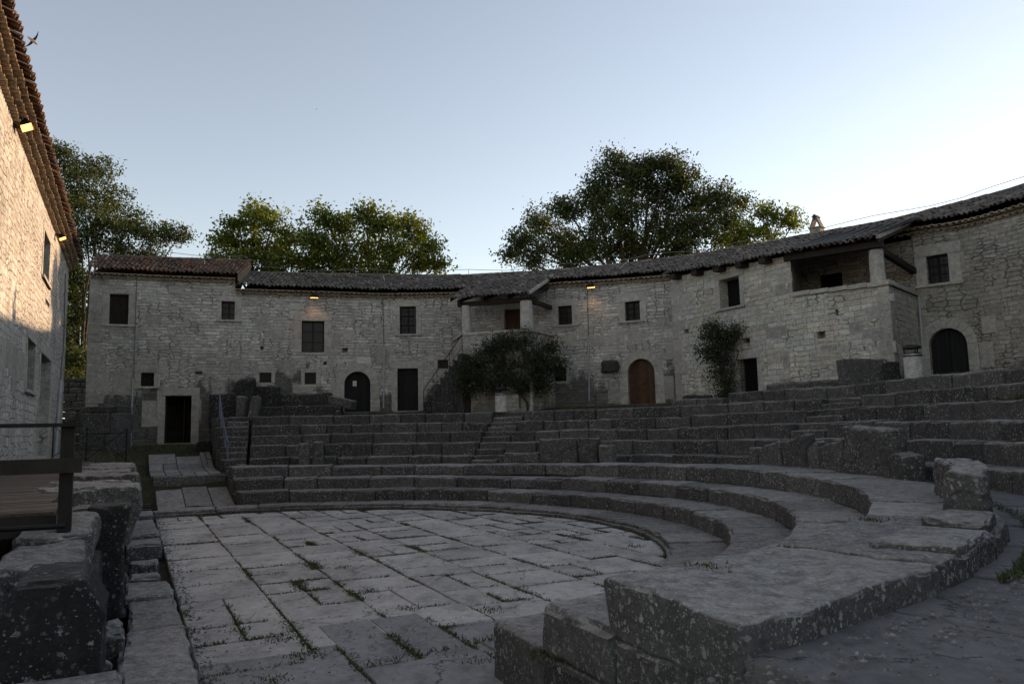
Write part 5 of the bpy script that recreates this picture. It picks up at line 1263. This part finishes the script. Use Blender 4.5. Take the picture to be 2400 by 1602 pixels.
# ------------------------------------------------------------------ grass
def blades(P,h,w,lean=.4):
    n=len(P); a=RNG.uniform(0,2*math.pi,n); d=np.stack([np.cos(a),np.sin(a),np.zeros(n)],1)*w[:,None]; tip=P+np.stack([RNG.normal(size=n)*lean*h,RNG.normal(size=n)*lean*h,h],1)
    v=np.stack([P-d,P+d,tip],1).reshape(-1,3); return v,np.arange(3*n).reshape(-1,3)
P=[]
for (a,b,z) in JOINTS:
    L=math.hypot(b[0]-a[0],b[1]-a[1]); c=SN((a[0]+b[0])/2,(a[1]+b[1])/2,0); dist=math.hypot(c[0],c[1])
    if dist>30 : continue
    g=noise.noise(Vector((c[0]*.9,c[1]*.9,3.)))*.5+.5; g=max(0,min(1,(g-.3)*2.3))*random.uniform(.2,1.3)
    if random.random()<.30: g=max(g*2.4,.5)
    n=int(L*290*g)
    if n<3: continue
    t=RNG.random(n); t=t*random.uniform(.5,1.); jj=RNG.normal(size=(n,2))*.020*(1+g)
    s_=a[0]+(b[0]-a[0])*t+jj[:,0]; n_=a[1]+(b[1]-a[1])*t+jj[:,1]; p=s_[:,None]*D2+n_[:,None]*N2; P.append(np.column_stack([p,np.full(n,z-.015)]))
P=np.concatenate(P); n=len(P); v,q=blades(P,RNG.uniform(.015,.05,n),RNG.uniform(.006,.015,n),.9); np_mesh('joint_grass',v,q,M['grass'],label='short green grass growing in the joints of the stone paving',kind='stuff',cat='grass')
# tufts
def tufts(pts,n,hr,spread,name,label,mat='grass'):
    P=[]
    for p in pts: P.append(np.array(p)+np.column_stack([RNG.normal(size=(n,2))*spread,np.zeros(n)]))
    P=np.concatenate(P); m=len(P); v,q=blades(P,RNG.uniform(hr[0],hr[1],m),RNG.uniform(.006,.012,m),.45); np_mesh(name,v,q,M[mat],label=label,kind='stuff',cat='grass')
tp=[onz(x,y,.02) for x,y in ((1060,1545),(1110,1552),(1150,1545),(1200,1560),(1250,1568),(860,1385),(660,1500),(700,1535),(710,1360),(1490,1280),(640,1595),(560,1475),(420,1440),(410,1462),(425,1480),(960,1425),(1150,1430),(1340,1420),(800,1330))]
tp+=[onz(x,y,.5) for x,y in((1275,1530),(1290,1545))]+[onz(x,y,1.26) for x,y in((1640,1330),(1660,1330),(2040,1218))]
tufts(tp,60,(.012,.05),.085,'grass_tufts','tufts of grass and weeds between slabs and seat ends in the foreground')
P=[]
for _ in range(1600):
    th=random.uniform(-60,116); P.append(PR(8.86+random.uniform(-.06,.03),th,.0))
for _ in range(1500):
    th=random.uniform(-30,108); k=random.choice((9.95,10.97)); zz={9.95:.2,10.97:.53}[k]
    if noise.noise(Vector((th*.5,k,0)))>.1: P.append(PR(k-.03,th,zz-.02))
for _ in range(1500):
    th=random.uniform(-44,-16); P.append(PR(13.66+abs(random.gauss(0,.07)),th,1.06))
P=np.array(P); m=len(P); v,q=blades(P,RNG.uniform(.03,.09,m),RNG.uniform(.006,.014,m),.6); np_mesh('kerb_grass',v,q,M['grass'],label='green weeds along the kerb and the foot of the seat rows',kind='stuff',cat='grass')
P=[];
for _ in range(26000):
    th=random.uniform(-10,109); R=random.uniform(18.0,22.4)
    if random.random()<.35: R=random.uniform(18.1,18.7)
    p=PR(R,th,0)
    if sn_of(p)[1]<NCUT+.15: continue
    if 7<th<41 and R<18.85: continue
    p[2]=gz(p[0],p[1])-.02; P.append(p)
for _ in range(5000):
    s_=random.uniform(33.4,38.5); n_=random.uniform(-1.5,3.0); p=SN(s_,n_,0); p[2]=gz(p[0],p[1])-.02; P.append(p)
for _ in range(5000):
    th=random.uniform(-5,8); R=random.uniform(17.3,20); p=PR(R,th,0); p[2]=gz(p[0],p[1])-.02; P.append(p)
P=np.array(P); m=len(P); h=RNG.uniform(.03,.10,m); k=int(m*.5); v,q=blades(P[:k],h[:k],RNG.uniform(.01,.02,k),.5); np_mesh('terrace_grass',v,q,M['grass'],label='green grass on the terrace in front of the farmhouses',kind='stuff',cat='grass')
v,q=blades(P[k:],h[k:],RNG.uniform(.01,.02,m-k),.6); np_mesh('dry_grass',v,q,M['drygrass'],label='dry straw grass mixed over the terrace and passage slope',kind='stuff',cat='grass')
# loose debris
mb=MB()
for _ in range(2600):
    k=random.random()
    if k<.45: th=random.uniform(-62,-20); R=13.62+abs(random.gauss(0,.5)); p=PR(R,th,1.07+.06*sstep((th+50)/45.))
    elif k<.75: p=SN(random.uniform(5.5,27),.66+abs(random.gauss(0,.12)),.005)
    else: p=SN(random.uniform(5.,9.5),random.uniform(.7,4.),.02); 
    if k>=.75 and pol(p)[1]>9.7: continue
    r=random.uniform(.006,.022)*(.6 if k>.75 else 1); a=random.uniform(0,6.28)
    vs=[p+np.array([r*1.4*math.cos(a+q*1.57),r*random.uniform(.7,1.2)*math.sin(a+q*1.57),r*.15]) for q in range(4)]+[p+np.array([0,0,r])]
    mb.add(vs,[(0,1,4),(1,2,4),(2,3,4),(3,0,4)])
mb.build('debris',M['seat'],label='small stone chips and litter scattered along the foot of the stones',cat='debris',kind='stuff')
# ------------------------------------------------------------------ birds
def bird(c,label,sc=1.):
    E_=empty('swallow',c,label,'bird','birds in the sky'); c=np.array(c)
    mb=MB(); ax=np.array([.75,.1,-.62]); ax/=np.linalg.norm(ax); pts=[c+ax*t*sc for t in(-.10,-.06,0,.05,.075,.09)]; mb.tube(pts,[.006*sc,.016*sc,.022*sc,.019*sc,.014*sc,.003*sc],8)
    for sg in(-1,1): t0=c-ax*.09*sc; e=np.array([0,1.,0])*sg*.02*sc; mb.add([t0,t0+ax*.02*sc+e*.3,t0-ax*.07*sc+e],[(0,1,2)])
    mb.build('body',M['belly'],E_,smooth=True)
    for w in(np.array([.62,.2,.75]),np.array([-.45,-.1,-.88])):
        w=w/np.linalg.norm(w); mb=MB(); n=6; vs=[]
        for i in range(n+1):
            t=i/n; p=c+w*(.015+.15*t)*sc-ax*(.06*t*t)*sc; ch=.05*(1-t*.85)*sc; vs+=[p+ax*ch*.45,p-ax*ch*.55,p+np.cross(w,ax)*.006*sc*(1-t)]
        fs=[]
        for i in range(n): b=3*i; fs+=[(b,b+3,b+5,b+2),(b+2,b+5,b+4,b+1),(b+1,b+4,b+3,b)]
        mb.add(vs,fs); mb.build('wing',M['feather'],E_)
    return E_
b1=bird(onY(77,96,11.),'dark swallow with spread wings flying near the top left corner above the tiled eaves')
b2=b1.copy(); COL.objects.link(b2); b2.location=onY(742,256,95.); b2['label']='tiny distant bird high in the sky above the walnut trees'
for ch in list(b1.children): c=ch.copy(); COL.objects.link(c); c.parent=b2
# ------------------------------------------------------------------ camera, light, world
cam=bpy.data.cameras.new('camera'); co=bpy.data.objects.new('camera',cam); COL.objects.link(co)
from mathutils import Matrix
m=Matrix(((RT[0],UP[0],-FW[0],O[0]),(RT[1],UP[1],-FW[1],O[1]),(RT[2],UP[2],-FW[2],O[2]),(0,0,0,1))); co.matrix_world=m
cam.lens=36*F/2400; cam.sensor_width=36; cam.clip_end=5000; cam.clip_start=.05; scene.camera=co
AZ=R_(59.); EL=R_(10.5)     # azimuth from +Y towards +X
L=bpy.data.lights.new('sun','SUN'); L.energy=4.6; L.angle=R_(.53); L.color=(1.,.68,.42); lo=bpy.data.objects.new('sun',L); COL.objects.link(lo)
sd=Vector((math.sin(AZ)*math.cos(EL),math.cos(AZ)*math.cos(EL),math.sin(EL))); lo.rotation_euler=sd.to_track_quat('Z','Y').to_euler()
w=bpy.data.worlds.new('World'); scene.world=w; w.use_nodes=True; nt=w.node_tree; bg=nt.nodes['Background']; sky=nt.nodes.new('ShaderNodeTexSky'); sky.sky_type='NISHITA'; sky.sun_disc=False; sky.sun_elevation=EL; sky.sun_rotation=AZ; sky.air_density=1.; sky.dust_density=.12; sky.ozone_density=1.
hs=nt.nodes.new('ShaderNodeHueSaturation'); hs.inputs['Saturation'].default_value=.66
nt.links.new(sky.outputs[0],hs.inputs['Color']); tm=nt.nodes.new('ShaderNodeMix'); tm.data_type='RGBA'; tm.blend_type='MULTIPLY'; tm.inputs[0].default_value=1.; tm.inputs[7].default_value=(1.07,1.,.975,1)
nt.links.new(hs.outputs[0],tm.inputs[6]); nt.links.new(tm.outputs[2],bg.inputs[0]); bg.inputs[1].default_value=.14
vs_=scene.view_settings; vs_.view_transform='Standard'; vs_.look='None'; vs_.exposure=.93; vs_.gamma=1
print('verts',sum(len(o.data.vertices) for o in scene.objects if o.type=='MESH'))
